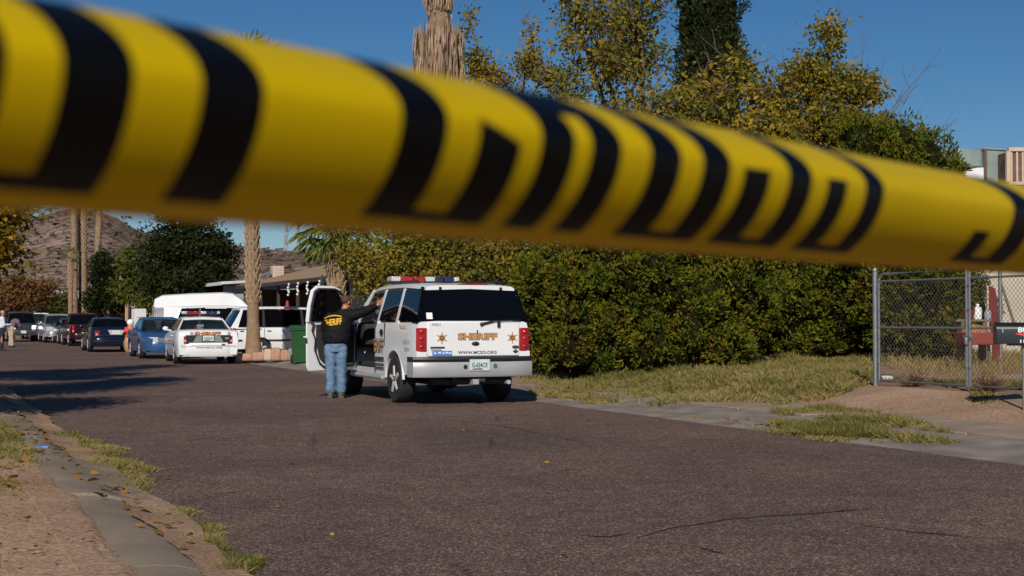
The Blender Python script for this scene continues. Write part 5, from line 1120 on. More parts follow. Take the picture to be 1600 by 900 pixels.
# ------------------------------------------------------------------ trees and shrubs
def branch_tree(name, label, loc, lobes, leafm, nleaf, lsize, trunk_r, seed, group=None, cat='tree', barkm='bark', trunk_top=None, cl=.32, droop=.25, twigs=True, bare=0, lw=.5, per=38):
    """lobes: (offset xyz, radius xyz, share). Limbs reach every lobe, twigs spread in it and leaves sit in clusters on the twigs."""
    global RNG
    rnd = random.Random(seed); RNG = np.random.default_rng(seed)
    t = thing(name, label, cat, loc, 0, group); tr = MB()
    h0 = trunk_top or max(.5, min(o[2] - r[2] * .6 for o, r, s_ in lobes)); fork = Vector((rnd.uniform(-.2, .2), rnd.uniform(-.2, .2), h0))
    tr.tube([(0, 0, -.15), (trunk_r * .3, 0, h0 * .45), fork], [trunk_r * 1.25, trunk_r, trunk_r * .85], 9)
    tot = sum(s_ for *_, s_ in lobes); C = []; 
    for o, r, s_ in lobes:
        o = Vector(o); mid = (fork + o) / 2 + Vector((rnd.uniform(-.3, .3), rnd.uniform(-.3, .3), rnd.uniform(0, .4)))
        tr.tube([fork, mid, o], [trunk_r * .62, trunk_r * .42, trunk_r * .22], 6)
        k = max(6, int(nleaf * s_ / tot / per))
        for i in range(k):
            d = Vector((rnd.gauss(0, 1), rnd.gauss(0, 1), rnd.gauss(0, .9))).normalized(); q = rnd.uniform(.25, 1.0) ** .55
            lump = 1 + .35 * noise.noise(Vector((d.x * 2.2 + seed, d.y * 2.2, d.z * 2.2)))
            p = o + Vector((d.x * r[0], d.y * r[1], d.z * r[2])) * q * lump
            if p.z < .15: p.z = .15 + rnd.random() * .3
            m_ = (o + p) / 2 + Vector((rnd.uniform(-.2, .2), rnd.uniform(-.2, .2), rnd.uniform(-.05, .25))) * min(r)*.4
            if twigs: tr.tube([o, m_, p], [trunk_r * .12, trunk_r * .075, .006], 4, caps=False)
            C.append((p, m_))
        for i in range(bare):
            d = Vector((rnd.gauss(0, 1), rnd.gauss(0, .5), rnd.uniform(.1, 1.2))).normalized(); p = o + Vector((d.x * r[0], d.y * r[1], d.z * r[2])) * rnd.uniform(1.1, 1.55); m_ = o + (p - o) * .6 + Vector((rnd.uniform(-.2, .2), 0, .1))
            tr.tube([o, m_, p], [.02, .012, .005], 4, caps=False)
            for _ in range(3): tr.tube([m_ + (p - m_) * rnd.uniform(.1, .7), m_ + (p - m_) * rnd.uniform(.7, 1.1) + Vector((rnd.uniform(-.4, .4), rnd.uniform(-.3, .3), rnd.uniform(0, .5)))], [.009, .004], 4, caps=False)
    tr.build('trunk', M[barkm], t, ang=60)
    P = np.array([p for p, m_ in C]); Q = np.array([m_ for p, m_ in C]); n_ = nleaf; idx = RNG.integers(0, len(P), n_)
    f = RNG.random(n_)[:, None] ** .6; pos = Q[idx] * (1 - f) + P[idx] * f + RNG.normal(size=(n_, 3)) * cl * np.array([1, 1, .8])
    out = norm(pos - P.mean(0)); D = norm(RNG.normal(size=(n_, 3)) * .8 + out * .5 + np.array([0, 0, -droop]))
    L = lsize * RNG.uniform(.6, 1.35, n_); V, F = leaf_arrays(pos, D, L, L * lw, .12)
    link('crown', np_mesh('crown', V, F, [M[leafm]]), t); return t

def hedge_shrub(name, label, loc, lobes, seed, n_tuft, leafm='hedge', tuft=.17, blades=9, group=None, cat='shrub', up=.35, core=.86, sub=0.):
    """dense tufted evergreen: bushy tufts of short blades over lumpy lobes, a near-black core inside painting the shade of the gaps"""
    global RNG
    RNG = np.random.default_rng(seed); t = thing(name, label, cat, loc, 0, group); co = MB(); P, N = [], []
    if sub:
        rs_ = random.Random(seed); extra = []
        for o, r in lobes:
            for _ in range(int(sub * (r[0] * r[2] + r[1] * r[2] + r[0] * r[1]))):
                d = Vector((rs_.gauss(0, 1), rs_.gauss(-.35, 1), rs_.gauss(0, 1))).normalized(); q = rs_.uniform(.22, .46)
                c = (o[0] + d.x * r[0] * .93, o[1] + d.y * r[1] * .93, o[2] + d.z * r[2] * .93)
                if c[2] > .1: extra.append((c, (q, q, q * rs_.uniform(.9, 1.4))))
        lobes = [(o, tuple(x * .93 for x in r)) for o, r in lobes] + extra
    O = np.array([o for o, r in lobes]); RR = np.array([r for o, r in lobes]); area = np.array([(r[0] * r[1] + r[0] * r[2] + r[1] * r[2]) for r in RR]); 
    for (o, r) in lobes:
        k = int(n_tuft * (r[0] * r[1] + r[0] * r[2] + r[1] * r[2]) / area.sum()); d = norm(RNG.normal(size=(k, 3)))
        p = np.array(o) + d * np.array(r); nn = norm(d / np.array(r))
        keep = np.ones(k, bool)
        for (o2, r2) in lobes:
            if o2 is o: continue
            keep &= (((p - np.array(o2)) / np.array(r2)) ** 2).sum(1) > .86
        keep &= p[:, 2] > .05; P.append(p[keep]); N.append(nn[keep])
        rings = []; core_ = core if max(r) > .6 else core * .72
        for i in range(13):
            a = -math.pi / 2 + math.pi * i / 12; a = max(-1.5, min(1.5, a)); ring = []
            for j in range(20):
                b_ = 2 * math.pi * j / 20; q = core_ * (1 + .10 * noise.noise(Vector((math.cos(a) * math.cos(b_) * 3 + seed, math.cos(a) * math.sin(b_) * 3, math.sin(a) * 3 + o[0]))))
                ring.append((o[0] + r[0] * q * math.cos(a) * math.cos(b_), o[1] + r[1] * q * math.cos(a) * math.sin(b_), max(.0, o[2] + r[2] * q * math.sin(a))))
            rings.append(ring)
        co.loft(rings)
    co.build('shade_core', M['hedgecore'], t)
    P = np.concatenate(P); N = np.concatenate(N)
    lump = np.array([noise.noise(Vector((p[0] * 1.4 + seed, p[1] * 1.4, p[2] * 1.4))) * .30 + noise.noise(Vector((p[0] * 3.6 + seed, p[1] * 3.6, p[2] * 3.6))) * .34 for p in P])
    kp = (lump + RNG.random(len(P)) * .25 > -.16) & ((N[:, 2] > -.35) | (RNG.random(len(P)) < (.25 if sub else 1.))); P, N, lump = P[kp], N[kp], lump[kp]
    P = P + N * (lump[:, None] * .9 - RNG.random((len(P), 1)) ** 2 * .14)
    n_ = len(P) * blades; idx = np.repeat(np.arange(len(P)), blades); sz = (tuft * RNG.uniform(.65, 1.35, len(P)))[idx]
    D = norm(N[idx] * .75 + RNG.normal(size=(n_, 3)) * .62 + np.array([0, 0, up])); pos = P[idx] + RNG.normal(size=(n_, 3)) * sz[:, None] * .28
    L = sz * RNG.uniform(.35, .75, n_); V, F = leaf_arrays(pos, D, L, L * .40, .08)
    link('crown', np_mesh('crown', V, F, [M[leafm]]), t)
    st_ = MB(); 
    for i in range(4): st_.tube([(random.uniform(-.3, .3), random.uniform(-.2, .2), -.1), (random.uniform(-.5, .5), random.uniform(-.2, .2), max(.6, O[:, 2].min()))], [.06, .03], 6)
    st_.build('trunk', M['bark'], t); return t

def at3(px, py, Y): return np.array([(px - 800) / FPX * Y, Y, CAMH + (500 - py) / FPX * Y])
def lobes_at(base, items):                      # (px, py, Y, rx, ry, rz) -> offsets from the base
    o = []
    for px, py, Y, rx, ry, rz in items: o.append((tuple(at3(px, py, Y) - np.array(base)), (rx, ry, rz)))
    return o
def base_at(px, Y): p = at(px, Y); return (p.x, p.y, p.z)

HG = 'juniper shrubs along the verge'
b_ = base_at(960, 29.0)
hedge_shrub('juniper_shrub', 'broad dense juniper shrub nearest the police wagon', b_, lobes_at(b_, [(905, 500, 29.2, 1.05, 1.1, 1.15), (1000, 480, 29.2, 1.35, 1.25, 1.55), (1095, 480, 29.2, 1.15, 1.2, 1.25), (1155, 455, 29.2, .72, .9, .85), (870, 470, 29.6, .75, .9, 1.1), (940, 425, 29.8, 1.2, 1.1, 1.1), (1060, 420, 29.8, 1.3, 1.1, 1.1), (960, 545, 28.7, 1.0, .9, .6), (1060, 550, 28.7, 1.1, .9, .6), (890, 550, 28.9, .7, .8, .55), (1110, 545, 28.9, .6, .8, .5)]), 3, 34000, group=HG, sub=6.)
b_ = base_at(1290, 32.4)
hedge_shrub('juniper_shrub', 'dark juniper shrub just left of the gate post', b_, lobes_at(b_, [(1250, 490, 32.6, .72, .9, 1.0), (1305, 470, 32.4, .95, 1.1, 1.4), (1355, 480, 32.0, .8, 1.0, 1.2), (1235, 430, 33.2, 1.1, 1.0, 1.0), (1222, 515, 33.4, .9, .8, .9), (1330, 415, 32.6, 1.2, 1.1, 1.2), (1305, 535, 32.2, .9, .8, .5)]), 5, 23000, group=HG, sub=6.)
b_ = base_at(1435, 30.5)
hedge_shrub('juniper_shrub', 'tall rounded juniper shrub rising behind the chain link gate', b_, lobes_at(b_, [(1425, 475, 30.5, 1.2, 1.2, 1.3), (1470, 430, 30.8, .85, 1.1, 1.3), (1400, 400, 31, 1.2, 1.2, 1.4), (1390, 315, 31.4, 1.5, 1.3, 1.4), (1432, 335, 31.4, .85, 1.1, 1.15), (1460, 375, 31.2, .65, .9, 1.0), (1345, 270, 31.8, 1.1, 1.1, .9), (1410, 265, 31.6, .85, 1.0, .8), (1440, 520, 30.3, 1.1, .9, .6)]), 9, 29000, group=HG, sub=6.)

# leafy yellowing trees behind the hedge and the wagon
def tl(base, items): return [((tuple(at3(px, py, Y) - np.array(base))), (rx, ry, rz), s_) for px, py, Y, rx, ry, rz, s_ in items]
AG = 'yellowing trees behind the hedge'
b_ = base_at(1000, 35)
branch_tree('autumn_tree', 'large yellowing tree above the hedge with thin upright branches', b_, tl(b_, [(940, 90, 35, 1.3, 1.5, 1.6, 5), (1000, 60, 35.5, 1.1, 1.4, 1.8, 6), (1090, 165, 35, 1.3, 1.4, 1.0, 5), (1000, 190, 34.6, 1.9, 1.6, 1.2, 7), (900, 20, 35.6, .8, .9, 1.1, 2), (1150, 110, 35.2, .6, .8, .7, 1.6), (985, -60, 35.5, 1.6, 1.5, 1.4, 4), (1080, 260, 35, 2.0, 1.5, 1.2, 5), (930, 260, 35, 1.7, 1.5, 1.2, 4), (880, 150, 35.4, .6, .7, .8, 1.3)]), 'leaf', 16500, .145, .17, 21, AG, bare=3, cl=.20, per=26)
b_ = base_at(1265, 34)
branch_tree('autumn_tree', 'slender golden leaved tree with bare twigs left of the beige house', b_, tl(b_, [(1295, 60, 34, .40, .5, .75, 1.0), (1270, 115, 34, .75, .8, .7, 2.2), (1215, 150, 34, 1.0, 1.0, .9, 3), (1310, 140, 33.8, .95, .9, .7, 3.0), (1350, 145, 34, .55, .6, .45, 1.0), (1270, 200, 33.6, 1.5, 1.2, .8, 5), (1200, 215, 33.6, 1.3, 1.2, .9, 4), (1340, 205, 33.6, .7, .8, .5, 1.5), (1260, 300, 34, 1.6, 1.2, 1.0, 3)]), 'leafgold', 15000, .135, .12, 23, AG, bare=2, cl=.17, per=26)
t_ = MB(); rnd = random.Random(5)
b_ = base_at(1330, 33.5)
tw = thing('bare_shrub', 'bare twiggy branches reaching right above the tall juniper', 'shrub', b_)
o0 = at3(1330, 230, 33.5) - np.array(b_)
t_.tube([(0, 0, -.1), tuple(o0 * .5), tuple(o0)], [.05, .04, .03], 6)
for px, py in ((1395, 178), (1432, 100), (1440, 118), (1445, 170), (1500, 185), (1470, 80), (1385, 80), (1490, 195), (1350, 50), (1420, 145)):
    e_ = Vector(at3(px, py, 33.5 + rnd.uniform(-.5, .5)) - np.array(b_)); m_ = Vector(o0).lerp(e_, .55) + Vector((rnd.uniform(-.2, .2), 0, -.22))
    t_.tube([o0, m_, e_], [.016, .010, .004], 4, caps=False)
    for _ in range(4): c = m_.lerp(e_, rnd.random()); t_.tube([c, c + Vector((rnd.uniform(-.25, .35), rnd.uniform(-.2, .2), rnd.uniform(.05, .5)))], [.006, .003], 3, caps=False)
t_.build('trunk', M['bark'], tw)
b_ = base_at(720, 36.5)
branch_tree('autumn_tree', 'bushy olive and gold leaved tree behind the police wagon roof', b_, tl(b_, [(620, 420, 36.5, 1.0, 1.2, .9, 4), (700, 410, 36.5, 1.3, 1.3, 1.1, 5), (790, 410, 36.5, 1.2, 1.3, 1.2, 5), (650, 375, 37, 1.2, 1.2, .8, 4), (740, 350, 37, 1.6, 1.3, 1.2, 5), (830, 430, 36, .9, 1.0, 1.2, 3), (560, 400, 37, .55, .8, .5, 1.3), (590, 445, 36.5, .5, .7, .5, 1.2), (830, 330, 36.5, 1.1, 1.1, 1.1, 3)]), 'leaf', 26000, .13, .15, 27, AG, cl=.22, bare=0, per=32)
b_ = base_at(800, 38)
branch_tree('autumn_tree', 'thin sprigged tree top just right of the shaggy palm', b_, tl(b_, [(748, 105, 38, .42, .6, .6, 1.6), (735, 40, 38, .18, .3, .55, .25), (775, 125, 38, .5, .6, .35, 1.1), (822, 95, 38, .40, .5, .55, 1.0), (830, 45, 38, .12, .2, .4, .15), (850, 115, 38, .5, .6, .5, 1.3), (800, 175, 38, 1.3, 1.0, .7, 3), (780, 260, 38, 1.4, 1.0, .9, 3)]), 'leafgold', 6500, .125, .11, 29, AG, cl=.14, bare=1, per=24)
# dark cypress column
b_ = base_at(1112, 46)
cyl = [(tuple(at3(1112 + dx, py, 46) - np.array(b_)), (rx, rx, rz)) for dx, py, rx, rz in ((0, 380, 1.05, 2.6), (0, 240, 1.1, 2.6), (0, 110, 1.05, 2.4), (2, 10, .95, 2.2), (4, -90, .75, 2.0), (6, -170, .5, 1.6), (-40, 40, .25, .9))]
hedge_shrub('cypress_tree', 'tall dark columnar cypress behind the yellowing tree', b_, cyl, 31, 8500, 'cypress', .22, 8, None, 'tree', .9)

# the street's far left side
b_ = (-12.6, 27.2, .1)
branch_tree('mulberry_tree', 'leafy gold and olive tree reaching in at the far left edge', b_, [((.3, .2, 4.2), (2.0, 1.9, 1.6), 8), ((1.75, .3, 2.75), (.95, 1.0, .72), 5), ((-1.5, -.3, 4.6), (1.6, 1.6, 1.4), 5), ((.2, 0, 5.8), (1.7, 1.6, 1.2), 5), ((.7, .3, 7.6), (1.2, 1.3, 1.5), 5), ((2.0, 1.0, 3.6), (.9, .9, .6), 3)], 'mulberry', 15000, .155, .19, 37, cl=.2, trunk_top=2.0, per=26)
b_ = (-10.0, 19.6, .1)
branch_tree('mulberry_tree', 'tall mulberry tree outside the left edge casting shade on the street', b_, [((.2, 1.0, 3.4), (1.6, 2.0, 1.3), 6), ((.5, .8, 5.0), (1.4, 1.7, 1.3), 5), ((.5, .6, 6.6), (1.1, 1.2, 1.1), 4), ((-1.2, 0, 4.4), (1.7, 1.6, 1.5), 5)], 'mulberry', 14000, .155, .2, 39, cl=.25, trunk_top=2.2, per=26)

b_ = (-8.4, 13.6, .1)
branch_tree('mulberry_tree', 'nearest leafy shade tree beside the left kerb outside the view', b_, [((-.1, .6, 3.5), (1.5, 1.8, 1.1), 6), ((.1, .8, 4.7), (1.4, 1.6, 1.2), 5), ((-.9, 0, 4.2), (1.6, 1.5, 1.3), 5)], 'mulberry', 11000, .155, .19, 40, cl=.22, trunk_top=2.2, per=26)
BG = 'trees in the gardens down the street'
b_ = base_at(292, 80)
branch_tree('broad_tree', 'large dark green broad tree behind the camper van', b_, tl(b_, [(255, 400, 80, 1.7, 2, 1.7, 5), (300, 380, 80, 2.2, 2, 2.0, 8), (335, 400, 80, 1.5, 2, 1.9, 5), (300, 430, 79.5, 2.4, 2, 1.6, 7), (340, 440, 80, 1.2, 1.5, 1.2, 3), (290, 335, 80, 2.0, 2, 1.3, 5), (260, 445, 79.5, 1.5, 1.5, 1.1, 4)]), 'darkleaf', 17000, .25, .3, 41, BG, cl=.27, per=40)
b_ = base_at(222, 84)
branch_tree('olive_tree', 'yellow green bushy tree left of the large dark tree', b_, tl(b_, [(215, 415, 84, 1.2, 1.4, 1.2, 4), (235, 435, 84, 1.4, 1.4, 1.3, 5), (205, 450, 84, .9, 1.2, .9, 3), (240, 470, 83, 1.3, 1.2, .8, 3)]), 'olive', 12000, .24, .2, 43, BG, cl=.3, per=40)
b_ = base_at(170, 98)
branch_tree('broad_tree', 'dark narrow tree right of the three tall palm trunks', b_, tl(b_, [(168, 435, 98, 1.1, 1.3, 1.5, 4), (172, 465, 98, 1.6, 1.5, 1.2, 5), (160, 410, 98, .5, .7, .8, 1.4), (150, 470, 98, .9, 1, 1.0, 2)]), 'darkleaf', 9000, .27, .2, 45, BG, cl=.3, per=40)
b_ = base_at(92, 104)
branch_tree('olive_tree', 'low rounded green bush behind the parked pickup', b_, tl(b_, [(85, 478, 104, 1.2, 1.4, 1.0, 3), (102, 480, 104, 1.1, 1.3, 1.1, 3)]), 'olive', 7000, .26, .16, 47, BG, cl=.28, per=40)
b_ = base_at(30, 98)
branch_tree('rust_tree', 'rusty brown sparse tree behind the grey sport utility', b_, tl(b_, [(15, 470, 98, 1.6, 1.5, 1.1, 4), (45, 468, 98, 1.4, 1.5, 1.1, 4), (65, 455, 98, .9, 1.2, .8, 2), (30, 450, 98, 1.3, 1.2, .8, 3), (-20, 460, 98, 1.6, 1.5, 1.4, 3)]), 'rust', 9000, .26, .2, 49, BG, cl=.35, per=30)
for i, (px, Y, lm, h_) in enumerate(((-60, 110, 'darkleaf', 4.5), (120, 128, 'olive', 3.6), (200, 120, 'darkleaf', 4.2), (390, 112, 'darkleaf', 3.6), (350, 100, 'olive', 3.2), (480, 115, 'olive', 3.0), (20, 140, 'darkleaf', 3.2))):
    b_ = base_at(px, Y)
    branch_tree('garden_tree', ['distant dark tree beyond the left edge houses', 'distant olive bush behind the tall palms', 'distant dark tree behind the dark red walled house', 'distant dark tree behind the pale flat roofed house', 'distant olive bush beside the camper van roof', 'distant olive bush above the brown house roof', 'distant low dark tree up the street on the left'][i], b_, [((0, 0, h_ * .6), (2.6, 2.0, h_ * .42), 4), ((1.8, 0, h_ * .5), (1.8, 1.5, h_ * .34), 3), ((-1.8, .3, h_ * .5), (1.9, 1.5, h_ * .36), 3)], lm, 6000, .32, .18, 60 + i, BG, cl=.4, per=40, twigs=False)

# palms
def palm(label, loc, H, r0, r1, flare, boots, crown, skirt=None, seed=1, nfr=26, fl=1.5, group='palms along the street', leafm='palmleaf', lean=0.0):
    global RNG
    RNG = np.random.default_rng(seed); rnd = random.Random(seed); t = thing('palm_tree', label, 'palm', loc, 0, group); tr = MB()
    zs = [-.2] + [H * i / 40 for i in range(41)]; rings = []
    for k, z in enumerate(zs):
        f = max(0, min(1, z / H)); r_ = r1 + (r0 - r1) * (1 - f) ** 1.5 + flare * math.exp(-max(0, z) / .8)
        r_ *= 1 + .035 * math.sin(k * 2.4)
        rings.append([(lean * f * f + r_ * math.cos(2 * math.pi * j / 14), r_ * math.sin(2 * math.pi * j / 14), z) for j in range(14)])
    tr.loft(rings); tr.build('trunk', M['palmbase' if boots else 'palmbark'], t, ang=60)
    if boots:
        bo = MB(); z = boots[0]; k = 0
        while z < boots[1]:
            f = z / H; r_ = r1 + (r0 - r1) * (1 - f) ** 1.5
            for j in range(7):
                a = 2 * math.pi * (j + .5 * (k % 2)) / 7 + rnd.uniform(-.08, .08); u = Vector((math.cos(a), math.sin(a), 0)); v = Vector((-math.sin(a), math.cos(a), 0)); c = u * r_ + Vector((lean * f * f, 0, z)); wd = r_ * .42; h_ = rnd.uniform(.20, .28)
                q = [c - v * wd - u * .02, c + v * wd - u * .02, c + v * wd * .5 + u * .075 + Vector((0, 0, h_)), c - v * wd * .5 + u * .075 + Vector((0, 0, h_))]
                bo.slab(q[::-1], -.03 if False else .035)
            z += .17; k += 1
        o = bo.build('leaf_bases', M['boot'], t, sm=False); tag(o, kind='stuff')
    top = Vector((lean, 0, H))
    if crown:
        C, D, L, W = [], [], [], []; pe = MB()
        for i in range(nfr):
            a = i * 2.399; e = 1.25 - 2.1 * i / nfr + rnd.uniform(-.1, .1)
            d = Vector((math.cos(a) * math.cos(e), math.sin(a) * math.cos(e), math.sin(e))); hub = top + d * fl * .62 + Vector((0, 0, -.12 * (1 - math.sin(e)) * fl))
            pe.tube([top, top + d * fl * .35, hub], [.03, .02, .015], 4)
            side = d.cross(Vector((0, 0, 1))).normalized(); upv = side.cross(d)
            for q in range(22):
                b_ = -1.45 + 2.9 * q / 21; dd = (d * math.cos(b_) + side * math.sin(b_) + upv * rnd.uniform(-.08, .12)).normalized()
                l1 = fl * .62 * (.75 + .25 * math.cos(b_)) * rnd.uniform(.85, 1.1)
                C.append(hub); D.append(dd); L.append(l1 * .7); W.append(.07 * fl)
                C.append(hub + dd * l1 * .55); D.append((dd + Vector((0, 0, -.55))).normalized()); L.append(l1 * .55); W.append(.05 * fl)
        V, F = leaf_arrays(np.array(C), np.array(D), np.array(L), np.array(W)); link('crown', np_mesh('crown', V, F, [M[leafm]]), t); pe.build('leaf_stalks', M['boot'], t)
    if skirt:
        z0, z1, rs = skirt; C, D, L, W = [], [], [], []; n_ = 2600
        for i in range(n_):
            a = rnd.uniform(0, 6.283); f = rnd.random(); z = z0 + (z1 - z0) * f; layer = rs(f) * rnd.uniform(.72, 1.06)
            C.append((layer * math.cos(a) * .97, layer * math.sin(a) * .97, z)); D.append((math.cos(a) * rnd.uniform(-.08, .16), math.sin(a) * rnd.uniform(-.08, .16), -1)); L.append(min(rnd.uniform(.4, .95), max(.12, (f - .52) * 5) if f > .5 else 9)); W.append(rnd.uniform(.025, .07))
        V, F = leaf_arrays(np.array(C), norm(np.array(D)), np.array(L), np.array(W), .3); link('dead_fronds', np_mesh('dead_fronds', V, F, [M['deadfrond']]), t)
        k = MB(); k.lathe([(rs(q / 8) * .75, z0 - .3 + (z1 - z0 + .3) * q / 8) for q in range(9)], n=14); k.build('frond_core', M['palmbark'], t)
    return t
q = at(396, 43.2); palm('palm with patterned trunk and swollen base between sheriff saloon and green bin', (q.x, q.y, q.z), 8.7, .175, .15, .15, (1.9, 8.6), True, seed=3, nfr=30, lean=-.25)
q = at(525, 45); palm('palm with low green fan crown above the open wagon door', (q.x, q.y, q.z), 4.55, .25, .25, .04, (.6, 4.5), True, seed=5, nfr=54, fl=1.35)
q = at(686, 40); palm('shaggy palm with skirt of dead fronds rising above the tape', (q.x, q.y, q.z), 12.6, .34, .30, .1, None, True, skirt=(7.3, 12.6, lambda f: (.74 - .08 * f) if f < .47 else (.36 if f < .56 else .38 + .3 * (f - .56))), seed=7, nfr=30)
for px, Y, r_, lab, H in ((116, 100, .24, 'leftmost of the three tall palm trunks', 15), (130, 101, .30, 'middle and thickest of the three tall palm trunks', 13), (150, 99, .25, 'rightmost of the three tall palm trunks', 15)):
    q = at(px, Y); palm(lab + ' behind the navy saloon', (q.x, q.y, q.z), H, r_ * 1.2, r_ * .85, .12, (6.3, 12.8) if px == 130 else None, True, seed=int(px), lean=.5 if px == 150 else -.2)
q = at(110, 96); palm('young palm with small green tuft beside the leftmost tall trunk', (q.x, q.y, q.z), 5.9, .17, .15, .05, (3.6, 5.9), True, seed=12, nfr=14, fl=.6)

# ------------------------------------------------------------------ grass, litter and small weeds
def in_poly(x, y, poly):
    c = False; j = len(poly) - 1
    for i in range(len(poly)):
        (xi, yi), (xj, yj) = poly[i], poly[j]
        if (yi > y) != (yj > y) and x < (xj - xi) * (y - yi) / (yj - yi) + xi: c = not c
        j = i
    return c
def grass(name, label, poly, n_, hmin, hmax, matn, seed, clump=.5, lean=.45, wd=.010, thr=-.15):
    """blades on a ground area; the outline was measured on the ground and is kept in metres"""
    global RNG
    RNG = np.random.default_rng(seed); rnd = random.Random(seed); G = [gp(px, py) for px, py in poly]; P2 = [(g.x, g.y) for g in G]
    xs, ys = [p[0] for p in P2], [p[1] for p in P2]; C = []; tries = 0
    while len(C) < n_ and tries < n_ * 30:
        tries += 1; x, y = rnd.uniform(min(xs), max(xs)), rnd.uniform(min(ys), max(ys))
        jx, jy = x + .35 * noise.noise(Vector((x * 1.7, y * 1.7, seed))), y + .35 * noise.noise(Vector((x * 1.7, y * 1.7, seed + 9)))
        if not in_poly(jx, jy, P2): continue
        d = noise.noise(Vector((x * 1.3, y * 1.3, seed * 1.0))) + .6 * noise.noise(Vector((x * 4, y * 4, seed + 3.0)))
        if d < thr and rnd.random() > .12: continue
        C.append((x, y, gz(x, y) - .01, max(.25, .75 + d * clump)))
    C = np.array(C); k = 3; n2 = len(C); idx = np.repeat(np.arange(n2), k); m_ = len(idx)
    pos = C[idx, :3] + np.concatenate([RNG.normal(size=(m_, 2)) * .022, np.zeros((m_, 1))], 1); h = RNG.uniform(hmin, hmax, m_) * C[idx, 3]
    D = norm(np.concatenate([RNG.normal(size=(m_, 2)) * lean, np.ones((m_, 1))], 1)); V, F = leaf_arrays(pos, D, h, wd * (.7 + h / hmax))
    V = V.reshape(-1, 4, 3); V[:, 2, :2] += D[:, :2] * h[:, None] * .35; V[:, 2, 2] -= h * .10; V = V.reshape(-1, 3)
    o = link(name, np_mesh(name, V, F, [M[matn]])); tag(o, label, 'grass', kind='stuff'); return o
grass('verge_grass', 'tall rough green and straw grass on the right verge below the juniper', [(815, 575), (930, 570), (1200, 552), (1345, 548), (1362, 592), (1330, 602), (1200, 612), (1195, 632), (1110, 634), (1050, 636), (930, 630), (840, 618)], 15000, .07, .25, 'grass', 3, .7, .6, .012, -.12)
grass('verge_straw', 'pale dead straw lying among the right verge grass', [(815, 585), (930, 585), (1200, 575), (1345, 560), (1362, 594), (1300, 606), (1195, 634), (1050, 638), (930, 632), (840, 620)], 20000, .04, .19, 'straw', 4, .6, .85, .011, -.2)
grass('kerb_grass', 'long clump of grass growing over the right kerb edge', [(1180, 672), (1230, 645), (1300, 640), (1370, 650), (1440, 668), (1500, 692), (1480, 697), (1400, 690), (1300, 683), (1210, 680)], 9000, .06, .19, 'grass', 5, .6, .6, .010, -.25)
grass('gate_grass', 'dry straw coloured grass behind and below the chain link gate', [(1372, 520), (1610, 515), (1610, 585), (1500, 592), (1372, 575)], 22000, .14, .42, 'straw', 7, .5, .4, .013, -.4)
grass('gate_weeds', 'thin green weeds along the foot of the gate', [(1375, 594), (1490, 606), (1610, 612), (1610, 600), (1490, 596), (1375, 588)], 1700, .03, .14, 'grass', 8, .6, .5, .010, .05)
grass('gutter_grass', 'sparse low straw weeds along the right gutter edge', [(870, 622), (1000, 640), (1180, 672), (1300, 690), (1500, 702), (1500, 694), (1200, 660), (1000, 630)], 1500, .02, .08, 'straw', 9, .5, .6, .008, .02)
grass('verge_tuft', 'broad patch of pale green grass over the left kerb', [(-60, 664), (60, 668), (130, 680), (200, 716), (228, 750), (222, 784), (165, 780), (95, 748), (40, 722), (-60, 712)], 17000, .035, .12, 'grass', 11, .5, .7, .007, -.9)
grass('verge_straw', 'bleached straw among the pale grass over the left kerb', [(40, 684), (130, 684), (200, 716), (226, 750), (200, 776), (150, 768), (95, 740)], 15000, .03, .11, 'straw', 12, .5, .75, .007, -.6)
grass('verge_tuft', 'narrow strip of green grass at the foot of the frame along the left kerb', [(150, 786), (250, 790), (325, 834), (400, 884), (352, 902), (290, 872), (205, 822)], 15000, .025, .095, 'grass', 13, .5, .7, .006, -.75)
grass('verge_tuft', 'thin dead grass with fallen leaves at the left edge dirt', [(-20, 735), (60, 738), (75, 765), (20, 775), (-20, 770)], 700, .015, .06, 'straw', 15, .5, .8, .006, -.1)
grass('ground_weeds', 'scattered dry sprigs over the left dirt', [(-60, 700), (90, 760), (180, 900), (-60, 900)], 500, .01, .04, 'straw', 17, .5, .9, .005, .2)
def dry_weed(px, py, r_, lab, seed):
    p = gp(px, py); p.z = gz(p.x, p.y); rnd = random.Random(seed); mb = MB()
    for i in range(260):
        a, e = rnd.uniform(0, 6.28), rnd.uniform(.15, 1.35); d = Vector((math.cos(a) * math.cos(e), math.sin(a) * math.cos(e), math.sin(e) * .75)); L = r_ * rnd.uniform(.5, 1.1)
        mb.tube([(0, 0, 0), d * L * .5 + Vector((0, 0, .02)), d * L + Vector((rnd.uniform(-.04, .04), rnd.uniform(-.04, .04), 0))], [.009, .007, .003], 3, caps=False)
    o = mb.build('dry_weed', M['drytwig'], sm=False, loc=p); tag(o, lab, 'weed', 'dry weeds on the dirt')
dry_weed(1428, 630, .30, 'dry brown weed left of the pair on the dirt before the gate', 1); dry_weed(1540, 640, .36, 'dry reddish weed on the dirt beside the mailbox shadow', 2)
grass('dirt_weeds', 'small green weed at the foot of the mailbox shadow', [(1515, 640), (1552, 638), (1560, 648), (1520, 652)], 260, .03, .10, 'grass', 19, .4, .7, .008, -.9)
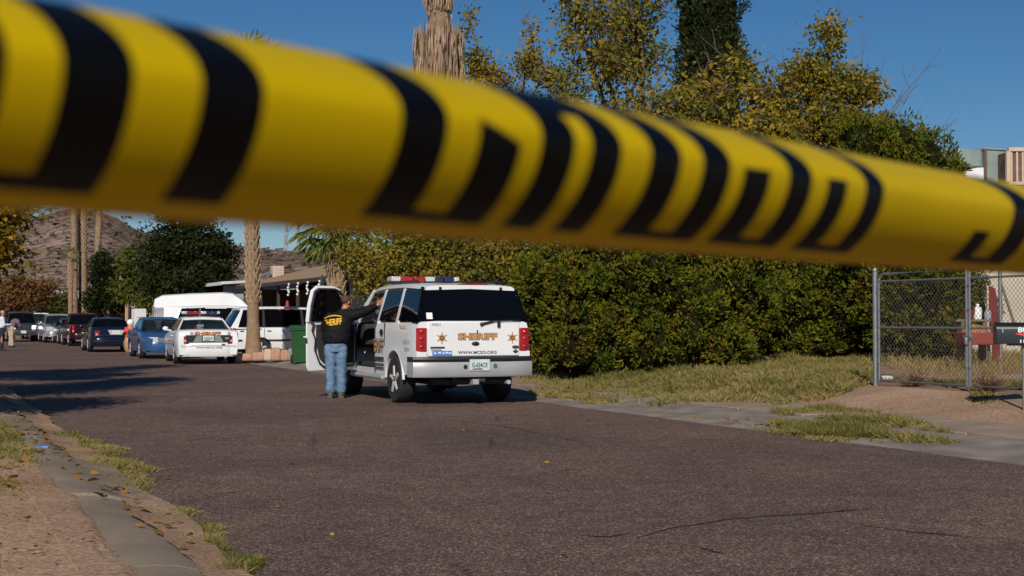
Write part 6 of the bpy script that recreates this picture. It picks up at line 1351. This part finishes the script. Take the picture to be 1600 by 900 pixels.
# fallen leaves: nobody could count them
def litter(name, label, poly, n_, sz, seed, matn='litter', zoff=.012):
    global RNG
    RNG = np.random.default_rng(seed); rnd = random.Random(seed); G = [gp(px, py) for px, py in poly]; P2 = [(g.x, g.y) for g in G]; xs, ys = [p[0] for p in P2], [p[1] for p in P2]; C = []
    while len(C) < n_:
        x, y = rnd.uniform(min(xs), max(xs)), rnd.uniform(min(ys), max(ys))
        if in_poly(x, y, P2): 
            s_, t_ = ts(x, y); zz = gz(x, y)
            if .93 < t_ < 1.65: zz = float(np.interp(t_, [.94, 1.12, 1.25, 1.38, 1.5, 1.65], [.105, .115, .1, .065, .04, .03]))
            C.append((x, y, zz + zoff))
    C = np.array(C); D = norm(np.concatenate([RNG.normal(size=(n_, 2)), RNG.normal(size=(n_, 1)) * .18], 1)); L = sz * RNG.uniform(.5, 1.3, n_)
    S = norm(np.cross(D, np.array([0, 0, 1.0]) + RNG.normal(size=(n_, 3)) * .3)); up = np.cross(S, D)
    V = np.stack([C, C + D * L[:, None] * .3 + S * L[:, None] * .33 + up * L[:, None] * .12, C + D * L[:, None] * .75 + S * L[:, None] * .25 + up * L[:, None] * .14, C + D * L[:, None], C + D * L[:, None] * .7 - S * L[:, None] * .28 + up * L[:, None] * .1, C + D * L[:, None] * .28 - S * L[:, None] * .3 + up * L[:, None] * .12], 1).reshape(-1, 3)
    F = np.arange(6 * n_).reshape(-1, 6)
    o = link(name, np_mesh(name, V, F, [M[matn]])); tag(o, label, 'leaves', kind='stuff')
litter('fallen_leaves', 'yellow and brown fallen leaves along the left kerb', [(0, 650), (50, 655), (75, 690), (130, 735), (240, 800), (330, 860), (290, 880), (200, 830), (120, 770), (60, 730), (20, 780), (0, 770)], 150, .085, 21)
litter('fallen_leaves', 'scattered brown leaf crumbs on the left dirt', [(-40, 720), (80, 770), (190, 900), (-40, 900)], 90, .035, 22)
litter('fallen_leaves', 'orange fallen leaves in the right gutter by the grass clump', [(1030, 648), (1180, 668), (1260, 682), (1390, 694), (1390, 686), (1250, 670), (1190, 655)], 90, .08, 23)
litter('road_crumbs', 'pale crumbs and leaf bits scattered on the asphalt', [(60, 660), (300, 640), (900, 640), (1500, 740), (1400, 880), (500, 880), (300, 800)], 55, .05, 24, 'litter', .008)
p = gp(69, 715); wr = MB()
wr.loft([[(.05 * x + rnd.uniform(-.01, .01), .035 * math.cos(a) + rnd.uniform(-.012, .012), .03 + .03 * math.sin(a) + rnd.uniform(-.008, .008)) for a in (0, 1, 2, 3, 4, 5)] for x in (-1.2, -.6, 0, .6, 1.1)])
o = wr.build('crumpled_wrapper', M['sticker'], sm=False, loc=(p.x, p.y, .06)); tag(o, 'crumpled blue wrapper lying in the grass at the left kerb', 'litter')
p = gp(1385, 594); wr = MB(); wr.loft([[(.09 * x, .05 * math.cos(a) * random.uniform(.6, 1.2), .04 + .04 * math.sin(a) * random.uniform(.6, 1.2)) for a in (0, 1, 2, 3, 4, 5)] for x in (-1, -.4, .3, 1)])
o = wr.build('paper_scrap', M['decalwhite'], sm=False, loc=(p.x, p.y, gz(p.x, p.y))); tag(o, 'crumpled white paper scrap inside the gate by the post', 'litter')
p = gp(950, 632); o = MB().lathe([(.05, -.008), (.058, 0), (.05, .008), (.042, 0), (.05, -.008)], n=14, caps=False).build('hose_ring', M['black'], loc=(p.x, p.y, gz(p.x, p.y) + .03)); o.rotation_euler = (R(35), 0, 0); tag(o, 'small black ring lying at the grass edge of the gutter', 'litter')
# loose stones on the dirt
vs = MB(); rnd = random.Random(77)
for i in range(420):
    if i < 240: px, py = rnd.uniform(1100, 1600), rnd.uniform(600, 668)
    else: px, py = rnd.uniform(-30, 190), rnd.uniform(740, 900)
    g_ = gp(px, py); s_, t_ = ts(g_.x, g_.y)
    if .9 < t_ < 12.4: continue
    r_ = rnd.uniform(.008, .016) if px > 1000 else rnd.uniform(.003, .007); vs.sphere((g_.x, g_.y, gz(g_.x, g_.y) + r_ * .3), r_, 6, sc=(rnd.uniform(.8, 1.3), rnd.uniform(.8, 1.3), .7))
o = vs.build('pebbles', M['concrete']); tag(o, 'loose pale pebbles strewn over the bare dirt', 'pebbles', kind='stuff')
